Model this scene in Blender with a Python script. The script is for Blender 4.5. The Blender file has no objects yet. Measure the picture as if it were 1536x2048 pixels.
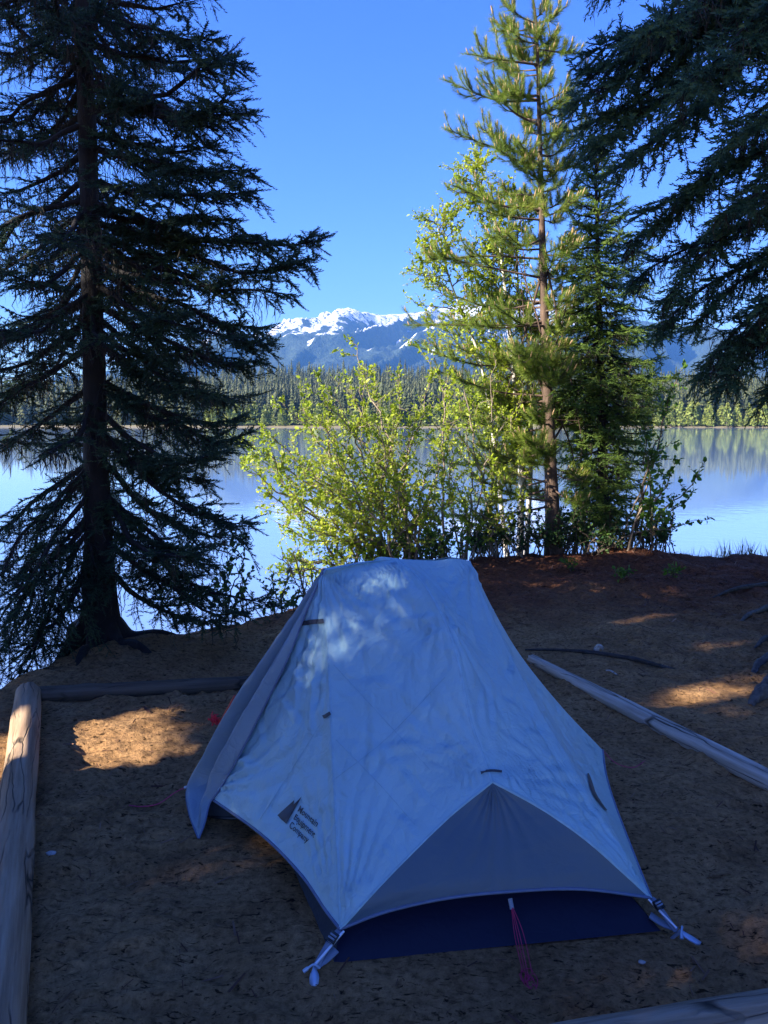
import bpy, math, random
import numpy as np
from mathutils import Vector, Matrix
from mathutils.bvhtree import BVHTree

SC = bpy.context.scene
COL = SC.collection
R = math.radians

# ------------------------------------------------------------------ camera, sky, sun, exposure
CAM_H = 1.65
FPX = 1540.0                      # focal length in pixels of the 1536x2048 photograph
PITCH = R(6.7)
cam_data = bpy.data.cameras.new('camera')
cam_data.sensor_fit = 'VERTICAL'
cam_data.sensor_height = 36.0
cam_data.lens = FPX / 2048 * 36.0
cam_data.clip_start = 0.05
cam_data.clip_end = 20000
cam = bpy.data.objects.new('camera', cam_data)
COL.objects.link(cam)
cam.location = (0, 0, CAM_H)
cam.rotation_euler = (R(90) - PITCH, 0, 0)
SC.camera = cam

SUN_EL = R(31)
sun_h = np.array([-0.88, -0.475]); sun_h /= np.linalg.norm(sun_h)
TO_SUN = np.array([sun_h[0]*math.cos(SUN_EL), sun_h[1]*math.cos(SUN_EL), math.sin(SUN_EL)])
world = bpy.data.worlds.new('World')
SC.world = world
world.use_nodes = True
wn = world.node_tree.nodes; wl = world.node_tree.links
bg = wn['Background']
sky = wn.new('ShaderNodeTexSky')
sky.sky_type = 'NISHITA'
sky.sun_disc = False
sky.sun_elevation = SUN_EL
sky.sun_rotation = math.atan2(sun_h[0], sun_h[1]) % (2*math.pi)
sky.air_density = 1.0
sky.dust_density = 0.5
sky.ozone_density = 6.0
hs = wn.new('ShaderNodeHueSaturation')
hs.inputs['Saturation'].default_value = 1.22
hs.inputs['Hue'].default_value = 0.527
wl.new(sky.outputs[0], hs.inputs['Color'])
wl.new(hs.outputs[0], bg.inputs[0])
bg.inputs[1].default_value = 0.10

sun_data = bpy.data.lights.new('sun', 'SUN')
sun_data.energy = 4.5
sun_data.angle = R(0.5)
sun_data.color = (1.0, 0.92, 0.80)
sun = bpy.data.objects.new('sun', sun_data)
COL.objects.link(sun)
sun.rotation_euler = Vector(TO_SUN).to_track_quat('Z', 'Y').to_euler()
sun.location = (-20, -8, 20)

SC.view_settings.view_transform = 'Standard'
SC.view_settings.look = 'None'
SC.view_settings.gamma = 1.0
SC.view_settings.exposure = 1.9
SC.cycles.use_denoising = True
SC.cycles.max_bounces = 6
SC.cycles.diffuse_bounces = 3
SC.cycles.glossy_bounces = 3
SC.cycles.transmission_bounces = 3
SC.cycles.volume_bounces = 0
SC.cycles.transparent_max_bounces = 8

# ------------------------------------------------------------------ helpers
rng = np.random.default_rng(7)
CP, SP = math.cos(PITCH), math.sin(PITCH)

def ray(u, v):
    x = (u - 768) / FPX; d = (v - 1024) / FPX
    return np.array([x, CP - d*SP, -SP - d*CP])

def at(u, v, y=None, z=None):
    """point of the place seen at photograph pixel u,v at a given depth y or height z"""
    d = ray(u, v)
    s = y / d[1] if y is not None else (z - CAM_H) / d[2]
    return np.array([0, 0, CAM_H]) + d*s

def _hash(ix, iy, iz, seed):
    h = (ix*374761393 + iy*668265263 + iz*2147483647 + seed*1274126177) & 0xFFFFFFFF
    h = ((h ^ (h >> 13)) * 1274126177) & 0xFFFFFFFF
    h = ((h ^ (h >> 15)) * 2246822519) & 0xFFFFFFFF
    return ((h ^ (h >> 16)) & 0xFFFFFF) / float(0xFFFFFF)

def noise(x, y, z=0.0, seed=0):
    x, y, z = np.broadcast_arrays(np.asarray(x, float), np.asarray(y, float), np.asarray(z, float))
    ix, iy, iz = np.floor(x).astype(np.int64), np.floor(y).astype(np.int64), np.floor(z).astype(np.int64)
    fx, fy, fz = x-ix, y-iy, z-iz
    fx, fy, fz = [f*f*f*(f*(f*6-15)+10) for f in (fx, fy, fz)]
    r = 0
    for dx in (0, 1):
        for dy in (0, 1):
            for dz in (0, 1):
                w = (fx if dx else 1-fx)*(fy if dy else 1-fy)*(fz if dz else 1-fz)
                r = r + w*_hash(ix+dx, iy+dy, iz+dz, seed)
    return r*2 - 1

def fbm(x, y, z=0.0, oct=4, seed=0, gain=0.5):
    a, f, r = 1.0, 1.0, 0
    for i in range(oct):
        r = r + a*noise(np.asarray(x)*f, np.asarray(y)*f, np.asarray(z)*f, seed+i)
        a *= gain; f *= 2.03
    return r

def smooth(a, b, x):
    t = np.clip((np.asarray(x, float)-a)/(b-a), 0, 1)
    return t*t*(3-2*t)

class MB:
    """collects vertices and faces; build() links them as ONE mesh object"""
    def __init__(s):
        s.V = []; s.F = []; s.n = 0; s.M = []
    def add(s, V, F, mat=0):
        V = np.asarray(V, float).reshape(-1, 3); F = np.asarray(F, np.int64)
        if len(V) == 0 or len(F) == 0: return
        s.V.append(V); s.F.append(F + s.n); s.M.append(mat); s.n += len(V)
    def tube(s, pts, rad, k=5, cap=True, ref=None, noise_amp=0.0):
        pts = np.asarray(pts, float); n = len(pts)
        rad = np.broadcast_to(np.asarray(rad, float), (n,))
        t = np.gradient(pts, axis=0)
        t /= np.linalg.norm(t, axis=1, keepdims=True) + 1e-12
        m = t.mean(0)
        if ref is None:
            ref = np.array([0, 0, 1.0]) if abs(m[2]) < 0.8*np.linalg.norm(m) else np.array([1.0, 0, 0])
        a = np.cross(t, ref); a /= np.linalg.norm(a, axis=1, keepdims=True) + 1e-12
        b = np.cross(t, a)
        ang = np.arange(k)*2*math.pi/k
        V = pts[:, None, :] + rad[:, None, None]*(np.cos(ang)[None, :, None]*a[:, None, :] + np.sin(ang)[None, :, None]*b[:, None, :])
        i = np.arange(n-1)[:, None]*k; j = np.arange(k)[None, :]; j2 = (j+1) % k
        F = np.stack([i+j, i+j2, i+k+j2, i+k+j], -1).reshape(-1, 4)
        s.add(V.reshape(-1, 3), F)
        if cap:
            c = (n-1)*k
            for off, c0 in ((0, pts[0]), (c, pts[-1])):
                ring = V.reshape(-1, 3)[off:off+k]
                VV = np.vstack([ring, c0])
                FF = np.array([[q, (q+1) % k, k] for q in range(k)])
                s.add(VV, FF)
    def scatter(s, tv, tf, pos, X, up, scale):
        """copies of a template (x axis along X) merged into this mesh"""
        pos = np.asarray(pos, float); X = np.asarray(X, float); up = np.asarray(up, float)
        if len(pos) == 0: return
        X = X/(np.linalg.norm(X, axis=1, keepdims=True)+1e-12)
        Y = np.cross(up, X); Y /= np.linalg.norm(Y, axis=1, keepdims=True)+1e-12
        Z = np.cross(X, Y)
        sc = np.broadcast_to(np.asarray(scale, float), (len(pos),))[:, None, None]
        V = pos[:, None, :] + sc*(tv[None, :, 0:1]*X[:, None, :] + tv[None, :, 1:2]*Y[:, None, :] + tv[None, :, 2:3]*Z[:, None, :])
        F = tf[None] + (np.arange(len(pos))*len(tv))[:, None, None]
        s.add(V.reshape(-1, 3), F.reshape(-1, tf.shape[1]))
    def build(s, name, mat, parent=None, smooth_shade=False, loc=None, uv=None):
        me = bpy.data.meshes.new(name)
        V = np.vstack(s.V) if s.V else np.zeros((0, 3))
        if parent is not None:
            V = V - np.array(parent['_org'])
        elif loc is not None:
            V = V - np.asarray(loc)
        idx = np.concatenate([f.ravel() for f in s.F]); tot = np.concatenate([np.full(len(f), f.shape[1], np.int32) for f in s.F])
        me.vertices.add(len(V)); me.vertices.foreach_set('co', V.astype(np.float32).ravel())
        me.loops.add(len(idx)); me.loops.foreach_set('vertex_index', idx.astype(np.int32))
        me.polygons.add(len(tot))
        st = np.zeros(len(tot), np.int32); st[1:] = np.cumsum(tot)[:-1]
        me.polygons.foreach_set('loop_start', st); me.polygons.foreach_set('loop_total', tot)
        if isinstance(mat, (list, tuple)):
            for m in mat: me.materials.append(m)
            mi = np.concatenate([np.full(len(f), k, np.int32) for f, k in zip(s.F, s.M)])
            me.polygons.foreach_set('material_index', mi)
        else:
            me.materials.append(mat)
        me.update(calc_edges=True)
        if smooth_shade:
            me.polygons.foreach_set('use_smooth', np.ones(len(tot), bool))
        o = bpy.data.objects.new(name, me); COL.objects.link(o)
        if parent is not None: o.parent = parent
        elif loc is not None: o.location = loc
        return o

def tag(o, label=None, cat=None, group=None, kind=None):
    if label: o['label'] = label
    if cat: o['category'] = cat
    if group: o['group'] = group
    if kind: o['kind'] = kind
    return o

def thing(name, loc, label, cat, group=None, parent=None):
    o = bpy.data.objects.new(name, None); COL.objects.link(o)
    o.location = loc; o.empty_display_size = 0.1
    o['_org'] = [float(q) for q in loc]
    return tag(o, label, cat, group)

def org(o, base):      # lets a mesh part parent sub-parts (mesh parts sit at their thing's origin)
    o['_org'] = list(base['_org']); return o

def curve(pts, n):
    """smooth curve through points, n samples evenly spaced"""
    p = np.asarray(pts, float)
    if len(p) == 2:
        t = np.linspace(0, 1, n)[:, None]; return p[0]*(1-t) + p[1]*t
    q = np.vstack([2*p[0]-p[1], p, 2*p[-1]-p[-2]])
    out = []
    for i in range(1, len(q)-2):
        t = np.linspace(0, 1, 24, endpoint=False)[:, None]
        a, b, c, d = q[i-1], q[i], q[i+1], q[i+2]
        out.append(0.5*((2*b) + (-a+c)*t + (2*a-5*b+4*c-d)*t*t + (-a+3*b-3*c+d)*t**3))
    out.append(p[-1:]); out = np.vstack(out)
    L = np.concatenate([[0], np.cumsum(np.linalg.norm(np.diff(out, axis=0), axis=1))])
    if L[-1] < 1e-9: return np.repeat(p[:1], n, 0)
    s = np.linspace(0, L[-1], n)
    return np.stack([np.interp(s, L, out[:, k]) for k in range(3)], -1)

# ------------------------------------------------------------------ material helpers
def mat(name):
    m = bpy.data.materials.new(name); m.use_nodes = True
    return m, m.node_tree.nodes, m.node_tree.links, m.node_tree.nodes['Principled BSDF']

def nd(n, t, **kw):
    x = n.new(t)
    for k, v in kw.items():
        if k in x.inputs: x.inputs[k].default_value = v
        else: setattr(x, k, v)
    return x

def ramp(n, stops):
    r = n.new('ShaderNodeValToRGB'); e = r.color_ramp.elements
    while len(e) < len(stops): e.new(0.5)
    for q, (p, c) in zip(e, stops):
        q.position = p; q.color = (*c, 1) if len(c) == 3 else c
    return r

def foliage_mat(name, c1, c2, c3=None, trans=0.25, rough=0.6):
    """leaf colour varies from needle to needle and in patches; some light passes through"""
    m, n, l, p = mat(name)
    geo = n.new('ShaderNodeNewGeometry')
    r = ramp(n, [(0.0, c1), (0.55, c2), (1.0, c3 or c2)])
    tc = n.new('ShaderNodeTexCoord')
    ns = nd(n, 'ShaderNodeTexNoise', Scale=2.3, Detail=2.0)
    l.new(tc.outputs['Object'], ns.inputs['Vector'])
    mx = nd(n, 'ShaderNodeMath', operation='MULTIPLY_ADD')
    mx.inputs[1].default_value = 0.55
    l.new(geo.outputs['Random Per Island'], mx.inputs[0])
    sb = nd(n, 'ShaderNodeMath', operation='MULTIPLY_ADD')
    sb.inputs[1].default_value = 1.3; sb.inputs[2].default_value = -0.42
    l.new(ns.outputs['Fac'], sb.inputs[0]); l.new(sb.outputs[0], mx.inputs[2])
    l.new(mx.outputs[0], r.inputs[0])
    l.new(r.outputs[0], p.inputs['Base Color'])
    p.inputs['Roughness'].default_value = rough
    p.inputs['Specular IOR Level'].default_value = 0.3
    tr = n.new('ShaderNodeBsdfTranslucent'); l.new(r.outputs[0], tr.inputs['Color'])
    ms = n.new('ShaderNodeMixShader'); ms.inputs[0].default_value = trans
    l.new(p.outputs[0], ms.inputs[1]); l.new(tr.outputs[0], ms.inputs[2])
    l.new(ms.outputs[0], n['Material Output'].inputs[0])
    return m

def bark_mat(name, c1, c2, scale=18, zs=0.25, bump=0.6):
    m, n, l, p = mat(name)
    tc = n.new('ShaderNodeTexCoord'); mp = n.new('ShaderNodeMapping')
    mp.inputs['Scale'].default_value = (1, 1, zs)
    l.new(tc.outputs['Object'], mp.inputs[0])
    ns = nd(n, 'ShaderNodeTexNoise', Scale=scale, Detail=6.0, Roughness=0.65); l.new(mp.outputs[0], ns.inputs['Vector'])
    r = ramp(n, [(0.3, c1), (0.7, c2)]); l.new(ns.outputs['Fac'], r.inputs[0]); l.new(r.outputs[0], p.inputs['Base Color'])
    b = nd(n, 'ShaderNodeBump', Strength=bump, Distance=0.02); l.new(ns.outputs['Fac'], b.inputs['Height']); l.new(b.outputs[0], p.inputs['Normal'])
    p.inputs['Roughness'].default_value = 0.9
    return m

def plain(name, c, rough=0.6, metal=0.0, var=0.12, scale=40, bump=0.0):
    m, n, l, p = mat(name)
    tc = n.new('ShaderNodeTexCoord')
    ns = nd(n, 'ShaderNodeTexNoise', Scale=scale, Detail=4.0); l.new(tc.outputs['Object'], ns.inputs['Vector'])
    r = ramp(n, [(0.3, [q*(1-var) for q in c]), (0.7, [min(1, q*(1+var)) for q in c])])
    l.new(ns.outputs['Fac'], r.inputs[0]); l.new(r.outputs[0], p.inputs['Base Color'])
    p.inputs['Roughness'].default_value = rough; p.inputs['Metallic'].default_value = metal
    if bump:
        b = nd(n, 'ShaderNodeBump', Strength=bump, Distance=0.005); l.new(ns.outputs['Fac'], b.inputs['Height']); l.new(b.outputs[0], p.inputs['Normal'])
    return m

M = {}
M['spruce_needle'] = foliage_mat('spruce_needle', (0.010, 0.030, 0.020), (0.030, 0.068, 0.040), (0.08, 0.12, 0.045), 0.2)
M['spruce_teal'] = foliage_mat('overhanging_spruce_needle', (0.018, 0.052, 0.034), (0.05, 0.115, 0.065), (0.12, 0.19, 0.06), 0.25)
M['spruce_far'] = foliage_mat('spruce_young_needle', (0.045, 0.095, 0.022), (0.13, 0.22, 0.04), (0.28, 0.34, 0.06), 0.35)
M['pine_needle'] = foliage_mat('pine_needle', (0.05, 0.10, 0.014), (0.17, 0.245, 0.028), (0.33, 0.36, 0.055), 0.4)
M['leaf'] = foliage_mat('bush_leaf', (0.14, 0.21, 0.012), (0.36, 0.45, 0.030), (0.56, 0.58, 0.085), 0.5, 0.45)
M['leaf_green'] = foliage_mat('shrub_leaf', (0.05, 0.13, 0.015), (0.13, 0.25, 0.03), (0.26, 0.37, 0.05), 0.45, 0.45)
M['under_leaf'] = foliage_mat('undergrowth_leaf', (0.02, 0.06, 0.02), (0.05, 0.11, 0.03), (0.10, 0.16, 0.04), 0.35)
M['grass'] = foliage_mat('grass_blade', (0.04, 0.07, 0.02), (0.10, 0.13, 0.04), (0.18, 0.17, 0.07), 0.3)
M['lichen'] = foliage_mat('hanging_lichen', (0.02, 0.018, 0.015), (0.045, 0.038, 0.03), (0.09, 0.075, 0.05), 0.2, 0.9)
M['candle'] = plain('pine_candle', (0.42, 0.27, 0.14), 0.7)
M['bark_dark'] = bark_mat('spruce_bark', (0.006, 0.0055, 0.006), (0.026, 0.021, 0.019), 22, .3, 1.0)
M['bark_pine'] = bark_mat('pine_bark', (0.03, 0.018, 0.012), (0.15, 0.095, 0.065), 12, 0.3, 1.0)
M['twig'] = bark_mat('twig_bark', (0.05, 0.038, 0.028), (0.14, 0.10, 0.075), 30, 1.0)
M['bush_bark'] = bark_mat('bush_bark', (0.10, 0.075, 0.055), (0.32, 0.25, 0.18), 25, 0.6)
M['birch_bark'] = bark_mat('birch_bark', (0.30, 0.26, 0.21), (0.70, 0.66, 0.58), 9, 2.0, 0.2)

# ------------------------------------------------------------------ ground
EDGE_X = np.array([-40, -9, -4.2, -2.55, -2.3, -2.0, -1.72, -0.95, 0.2, 1.3, 3.0, 5.0, 12, 45.])
EDGE_Y = np.array([4.2, 4.9, 4.85, 4.75, 5.25, 5.85, 6.25, 7.15, 8.9, 9.75, 10.1, 9.9, 11, 12.])
WATER_Z = -1.0

def edge_d(x, y):
    e = np.interp(x, EDGE_X, EDGE_Y)
    e = e + 0.10*noise(np.asarray(x)*2.1, 3.3, 0, 5) + 0.05*noise(np.asarray(x)*6.1, 1.3, 0, 6)
    sl = np.where(np.asarray(x) < -2.1, 1.0, np.where(np.asarray(x) < 1.4, 0.66, 0.97))
    return (np.asarray(y) - e)*sl

def gz(x, y):
    x = np.asarray(x, float); y = np.asarray(y, float)
    z = 0.035*fbm(x*0.7, y*0.7, 0, 3, 11) + 0.05*smooth(4.0, 6.5, y)*smooth(-3.0, -1.2, -x)*0
    z = z + 0.13*np.exp(-(((x+2.05)/0.55)**2 + ((y-5.5)/0.5)**2))          # mound round the spruce foot
    z = z + 0.06*smooth(5.5, 8.0, y)*smooth(0.6, 1.6, x)*fbm(x*1.3, y*1.3, 0, 3, 31)
    tf = smooth(0.15, 0.5, np.hypot((x-0.15)/1.3, (y-3.2)/1.6)-0.75)        # flat tent pad
    z = z*(0.25+0.75*tf)
    d = edge_d(x, y)
    z = z - 0.12*smooth(-0.5, 0.0, d) - 1.75*smooth(0.0, 1.15, d)
    return z

def gmicro(x, y):
    """trodden, lumpy dirt"""
    z = 0.018*fbm(x*5, y*5, 0, 3, 21)
    rid = 1-np.abs(noise(x*9 + 1.5*noise(x*3, y*3, 0, 41), y*15, 0, 22))
    z = z + 0.032*(rid-0.6)*(0.4+0.6*smooth(-0.3, 0.4, noise(x*1.7, y*1.7, 0, 23)))
    z = z + 0.007*noise(x*20, y*30, 0, 24) + 0.004*noise(x*50, y*55, 0, 25)
    # boot prints: shallow ribbed ovals
    for k in range(46):
        r_ = np.random.default_rng(500+k)
        px, py, a = r_.uniform(-1.6, 2.4), r_.uniform(1.6, 4.6), r_.uniform(0, 3.14)
        c, s_ = math.cos(a), math.sin(a)
        lx = ((x-px)*c + (y-py)*s_)/0.14; ly = (-(x-px)*s_ + (y-py)*c)/0.055
        w = np.exp(-(lx**4 + ly**4))
        z = z - w*(0.008 - 0.006*np.abs(np.sin(lx*7.5)))
    pad = smooth(0.9, 1.15, np.hypot((x-0.20)/0.95, (y-3.25)/1.32))
    return z*(.12+.88*pad)

xs = np.concatenate([-np.geomspace(120, 3.35, 40), np.arange(-3.2, 5.6, 0.022), np.geomspace(5.7, 120, 40)])
ys = np.concatenate([-np.geomspace(90, 0.6, 30), np.arange(0.0, 1.4, 0.1), np.arange(1.45, 5.2, 0.017), np.arange(5.2, 11.6, 0.028), np.arange(11.7, 16, 0.4)])
GX, GY = np.meshgrid(xs, ys)
inner = smooth(-3.4, -3.0, GX)*(1-smooth(5.2, 5.6, GX))*smooth(1.0, 1.6, GY)*(1-smooth(10.5, 11.5, GY))
GZ = gz(GX, GY) + inner*gmicro(GX, GY)
V = np.stack([GX, GY, GZ], -1).reshape(-1, 3)
nx, ny = len(xs), len(ys)
ii = (np.arange(ny-1)[:, None]*nx + np.arange(nx-1)[None, :]).ravel()
F = np.stack([ii, ii+1, ii+nx+1, ii+nx], -1)
m, n, l, p = mat('forest_dirt')
geo = n.new('ShaderNodeNewGeometry'); sep = n.new('ShaderNodeSeparateXYZ'); l.new(geo.outputs['Position'], sep.inputs[0])
n1 = nd(n, 'ShaderNodeTexNoise', Scale=3.0, Detail=8.0, Roughness=0.65); l.new(geo.outputs['Position'], n1.inputs['Vector'])
n2 = nd(n, 'ShaderNodeTexNoise', Scale=34.0, Detail=6.0, Roughness=0.72); l.new(geo.outputs['Position'], n2.inputs['Vector'])
n3 = nd(n, 'ShaderNodeTexNoise', Scale=0.8, Detail=4.0); l.new(geo.outputs['Position'], n3.inputs['Vector'])
dirt = ramp(n, [(0.25, (0.23, 0.125, 0.053)), (0.5, (0.38, 0.212, 0.092)), (0.75, (0.50, 0.295, 0.135))]); l.new(n1.outputs['Fac'], dirt.inputs[0])
speck = ramp(n, [(0.30, (0.35, 0.35, 0.35)), (0.5, (0.9, 0.9, 0.9)), (0.72, (1.35, 1.32, 1.3))]); l.new(n2.outputs['Fac'], speck.inputs[0])
mul = nd(n, 'ShaderNodeMix', data_type='RGBA', blend_type='MULTIPLY'); mul.inputs[0].default_value = 1.0
l.new(dirt.outputs[0], mul.inputs[6]); l.new(speck.outputs[0], mul.inputs[7])
lit = ramp(n, [(0.3, (0.05, 0.022, 0.013)), (0.55, (0.18, 0.072, 0.036)), (0.8, (0.36, 0.14, 0.065))])
n4 = nd(n, 'ShaderNodeTexNoise', Scale=22.0, Detail=7.0, Roughness=0.75); l.new(geo.outputs['Position'], n4.inputs['Vector']); l.new(n4.outputs['Fac'], lit.inputs[0])
# needle litter lies near the bank under the trees
ad = nd(n, 'ShaderNodeMath', operation='MULTIPLY_ADD'); ad.inputs[1].default_value = 3.2
l.new(n3.outputs['Fac'], ad.inputs[0]); l.new(sep.outputs['Y'], ad.inputs[2])
mr = n.new('ShaderNodeMapRange'); mr.inputs['From Min'].default_value = 7.4; mr.inputs['From Max'].default_value = 9.2
l.new(ad.outputs[0], mr.inputs[0])
mix = nd(n, 'ShaderNodeMix', data_type='RGBA'); l.new(mr.outputs[0], mix.inputs[0]); l.new(mul.outputs[2], mix.inputs[6]); l.new(lit.outputs[0], mix.inputs[7])
# small stretched dark and pale specks over the dirt
mpS = n.new('ShaderNodeMapping'); mpS.inputs['Scale'].default_value = (0.7, 1.5, 1.0); l.new(geo.outputs['Position'], mpS.inputs[0])
nS = nd(n, 'ShaderNodeTexNoise', Scale=42.0, Detail=3.0, Roughness=0.6, Distortion=1.0); l.new(mpS.outputs[0], nS.inputs['Vector'])
rS = ramp(n, [(0.33, (0.12, 0.11, 0.10)), (0.43, (1.0, 1.0, 1.0)), (0.62, (1.0, 1.0, 1.0)), (0.72, (1.35, 1.35, 1.35))]); l.new(nS.outputs['Fac'], rS.inputs[0])
mulS = nd(n, 'ShaderNodeMix', data_type='RGBA', blend_type='MULTIPLY'); mulS.inputs[0].default_value = 1.0
l.new(mix.outputs[2], mulS.inputs[6]); l.new(rS.outputs[0], mulS.inputs[7])
l.new(mulS.outputs[2], p.inputs['Base Color'])
p.inputs['Roughness'].default_value = 0.95; p.inputs['Specular IOR Level'].default_value = 0.15
b = nd(n, 'ShaderNodeBump', Strength=1.0, Distance=0.03)
l.new(n2.outputs['Fac'], b.inputs['Height']); l.new(b.outputs[0], p.inputs['Normal'])
g = MB(); g.add(V, F)
tag(g.build('ground', m, smooth_shade=True), kind='structure')

# ------------------------------------------------------------------ lake
m, n, l, p = mat('lake_water')
geo = n.new('ShaderNodeNewGeometry')
mp = n.new('ShaderNodeMapping'); mp.inputs['Scale'].default_value = (1.0, 1.0, 1.0); l.new(geo.outputs['Position'], mp.inputs[0])
w1 = nd(n, 'ShaderNodeTexNoise', Scale=2.2, Detail=3.0, Roughness=0.55); l.new(mp.outputs[0], w1.inputs['Vector'])
mp2 = n.new('ShaderNodeMapping'); mp2.inputs['Scale'].default_value = (0.004, 0.035, 1.0); l.new(geo.outputs['Position'], mp2.inputs[0])
w2 = nd(n, 'ShaderNodeTexNoise', Scale=1.0, Detail=3.0); l.new(mp2.outputs[0], w2.inputs['Vector'])
calm = ramp(n, [(0.42, (0.10,)*3), (0.62, (1.0,)*3)]); l.new(w2.outputs['Fac'], calm.inputs[0])
st = nd(n, 'ShaderNodeMath', operation='MULTIPLY'); st.inputs[1].default_value = 0.10; l.new(calm.outputs[0], st.inputs[0])
b = nd(n, 'ShaderNodeBump', Distance=0.05); l.new(st.outputs[0], b.inputs['Strength']); l.new(w1.outputs['Fac'], b.inputs['Height'])
l.new(b.outputs[0], p.inputs['Normal'])
p.inputs['Base Color'].default_value = (0.26, 0.40, 0.62, 1)
p.inputs['Roughness'].default_value = 0.04
p.inputs['IOR'].default_value = 1.5
p.inputs['Metallic'].default_value = 0.42
wm = MB()
wx = np.array([-1800, 1800.]); wy = np.array([4.0, 700.])
wm.add([[-1800, 3.5, WATER_Z], [1800, 3.5, WATER_Z], [1800, 420, WATER_Z], [-1800, 420, WATER_Z]], [[0, 1, 2, 3]])
tag(wm.build('water', m), kind='structure')

# ------------------------------------------------------------------ far shore, hills, mountain
SHORE = 355.0
def shore_y(x): return SHORE + 9*noise(np.asarray(x)/60., 0, 0, 71) + 22*np.exp(-((np.asarray(x)+150)/60.)**2) - 12*smooth(95, 190, x)
HILL_U = np.array([-900, 0, 60, 200, 400, 520, 700, 900, 1200, 1400, 1536, 2400.])
HILL_V = np.array([802, 802, 800, 785, 768, 760, 762, 765, 772, 785, 790, 800.])     # where the hill's ground meets the sky behind
def hill_z(x, y):
    y_ = np.maximum(y, 1.0)
    u = 768 + FPX*np.asarray(x)/y_
    v = np.interp(u, HILL_U, HILL_V)
    slope = (845.0 - v)/FPX
    t = np.clip((y - shore_y(x))/430.0, 0, 1.4)
    z = WATER_Z + 0.5 + slope*780*np.minimum(t, 1.0)**1.25
    z = z + 3.0*fbm(np.asarray(x)/70., np.asarray(y)/70., 0, 3, 81)*np.minimum(t*3, 1)
    return np.where(y < shore_y(x), WATER_Z - 1.0, z)
hx = np.linspace(-900, 900, 181); hy = np.concatenate([[330.], np.linspace(338, 385, 24), np.linspace(390, 1000, 50)])
HX, HY = np.meshgrid(hx, hy); HZ = hill_z(HX, HY)
mh, n, l, p = mat('far_shore_ground')
geo = n.new('ShaderNodeNewGeometry'); sep = n.new('ShaderNodeSeparateXYZ'); l.new(geo.outputs['Position'], sep.inputs[0])
mr = n.new('ShaderNodeMapRange'); mr.inputs['From Min'].default_value = -0.6; mr.inputs['From Max'].default_value = 1.2; l.new(sep.outputs['Z'], mr.inputs[0])
r = ramp(n, [(0.0, (0.16, 0.13, 0.07)), (0.5, (0.26, 0.24, 0.09)), (1.0, (0.035, 0.05, 0.022))]); l.new(mr.outputs[0], r.inputs[0])
l.new(r.outputs[0], p.inputs['Base Color']); p.inputs['Roughness'].default_value = 0.95
hm = MB(); nx = len(hx); ny = len(hy)
ii = (np.arange(ny-1)[:, None]*nx + np.arange(nx-1)[None, :]).ravel()
hm.add(np.stack([HX, HY, HZ], -1).reshape(-1, 3), np.stack([ii, ii+1, ii+nx+1, ii+nx], -1))
tag(hm.build('hills', mh, smooth_shade=True), kind='structure')

# mountain: ridge profile from the photograph, spurs and gullies running down from it
RIDGE_Y = 2700.0
MU = np.array([-700, -200, 0, 100, 200, 330, 400, 440, 480, 540, 575, 610, 650, 690, 715, 740, 770, 800, 840, 900, 960, 1040, 1130, 1200, 1260, 1300, 1340, 1400, 1480, 1536, 1800, 2300.])
MV = np.array([805, 800, 790, 778, 768, 738, 706, 694, 684, 667, 657, 655, 641, 630, 633, 631, 630, 628, 624, 614, 606, 597, 608, 626, 640, 646, 648, 655, 665, 672, 690, 740.])
def ridge_h(x): 
    u = 768 + FPX*x/RIDGE_Y*1.0
    v = np.interp(u, MU, MV) 
    d = (v-1024)/FPX
    return CAM_H + (-SP - d*CP)/(CP - d*SP)*RIDGE_Y
mx_ = np.linspace(-1900, 1900, 420); my_ = np.concatenate([np.linspace(1150, 2700, 170), np.linspace(2720, 3100, 16)])
MX, MY = np.meshgrid(mx_, my_)
t = np.clip((RIDGE_Y - MY)/1500.0, -0.5, 1.0)           # 0 at the ridge, 1 at the foot
shift = MX + 0.42*(RIDGE_Y - MY)                         # spurs run down to the left
Hr = ridge_h(MX*RIDGE_Y/np.maximum(MY, 2300))
prof = np.where(t > 0, (1-np.abs(t))**1.15, 1-np.abs(t)*1.2)
sp1 = 1-np.abs(noise(shift/150.0, 0.13*t*8, 0, 91)); sp2 = 1-np.abs(noise(shift/60., t*5, 0, 92)); sp3 = fbm(MX/26., MY/40., 0, 4, 93)
mid = np.clip(t*6, 0, 1)*np.clip((1-t)*1.6, 0, 1)
Z = Hr*prof + mid*(120*(sp1-0.72) + 75*(sp2-0.7)) + (3+11*np.clip(t*8, 0, 1))*sp3*0.6*(1-0.6*np.clip(t,0,1))
# the big dark forested spur in front, and the gully left of it
sx = np.interp(RIDGE_Y-MY, [0, 250, 1250], [-40, -190, -640.])
bump_ = np.exp(-np.abs(MX - sx)/115.0)*70*np.clip(t*5, 0, 1)*np.clip((1-t)*2.0, 0, 1)
gx = np.interp(RIDGE_Y-MY, [0, 250, 1250], [-170, -330, -780.])
Z = Z + bump_ - np.exp(-((MX - gx)/55.0)**2)*48*np.clip(t*6, 0, 1)*np.clip((1-t)*2, 0, 1)
Z = np.maximum(Z, -2)
m, n, l, p = mat('mountain_rock_forest_snow')
geo = n.new('ShaderNodeNewGeometry'); sep = n.new('ShaderNodeSeparateXYZ'); l.new(geo.outputs['Position'], sep.inputs[0])
na = nd(n, 'ShaderNodeTexNoise', Scale=0.009, Detail=6.0, Roughness=0.62); l.new(geo.outputs['Position'], na.inputs['Vector'])
nb = nd(n, 'ShaderNodeTexNoise', Scale=0.045, Detail=4.0, Roughness=0.65); l.new(geo.outputs['Position'], nb.inputs['Vector'])
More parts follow.
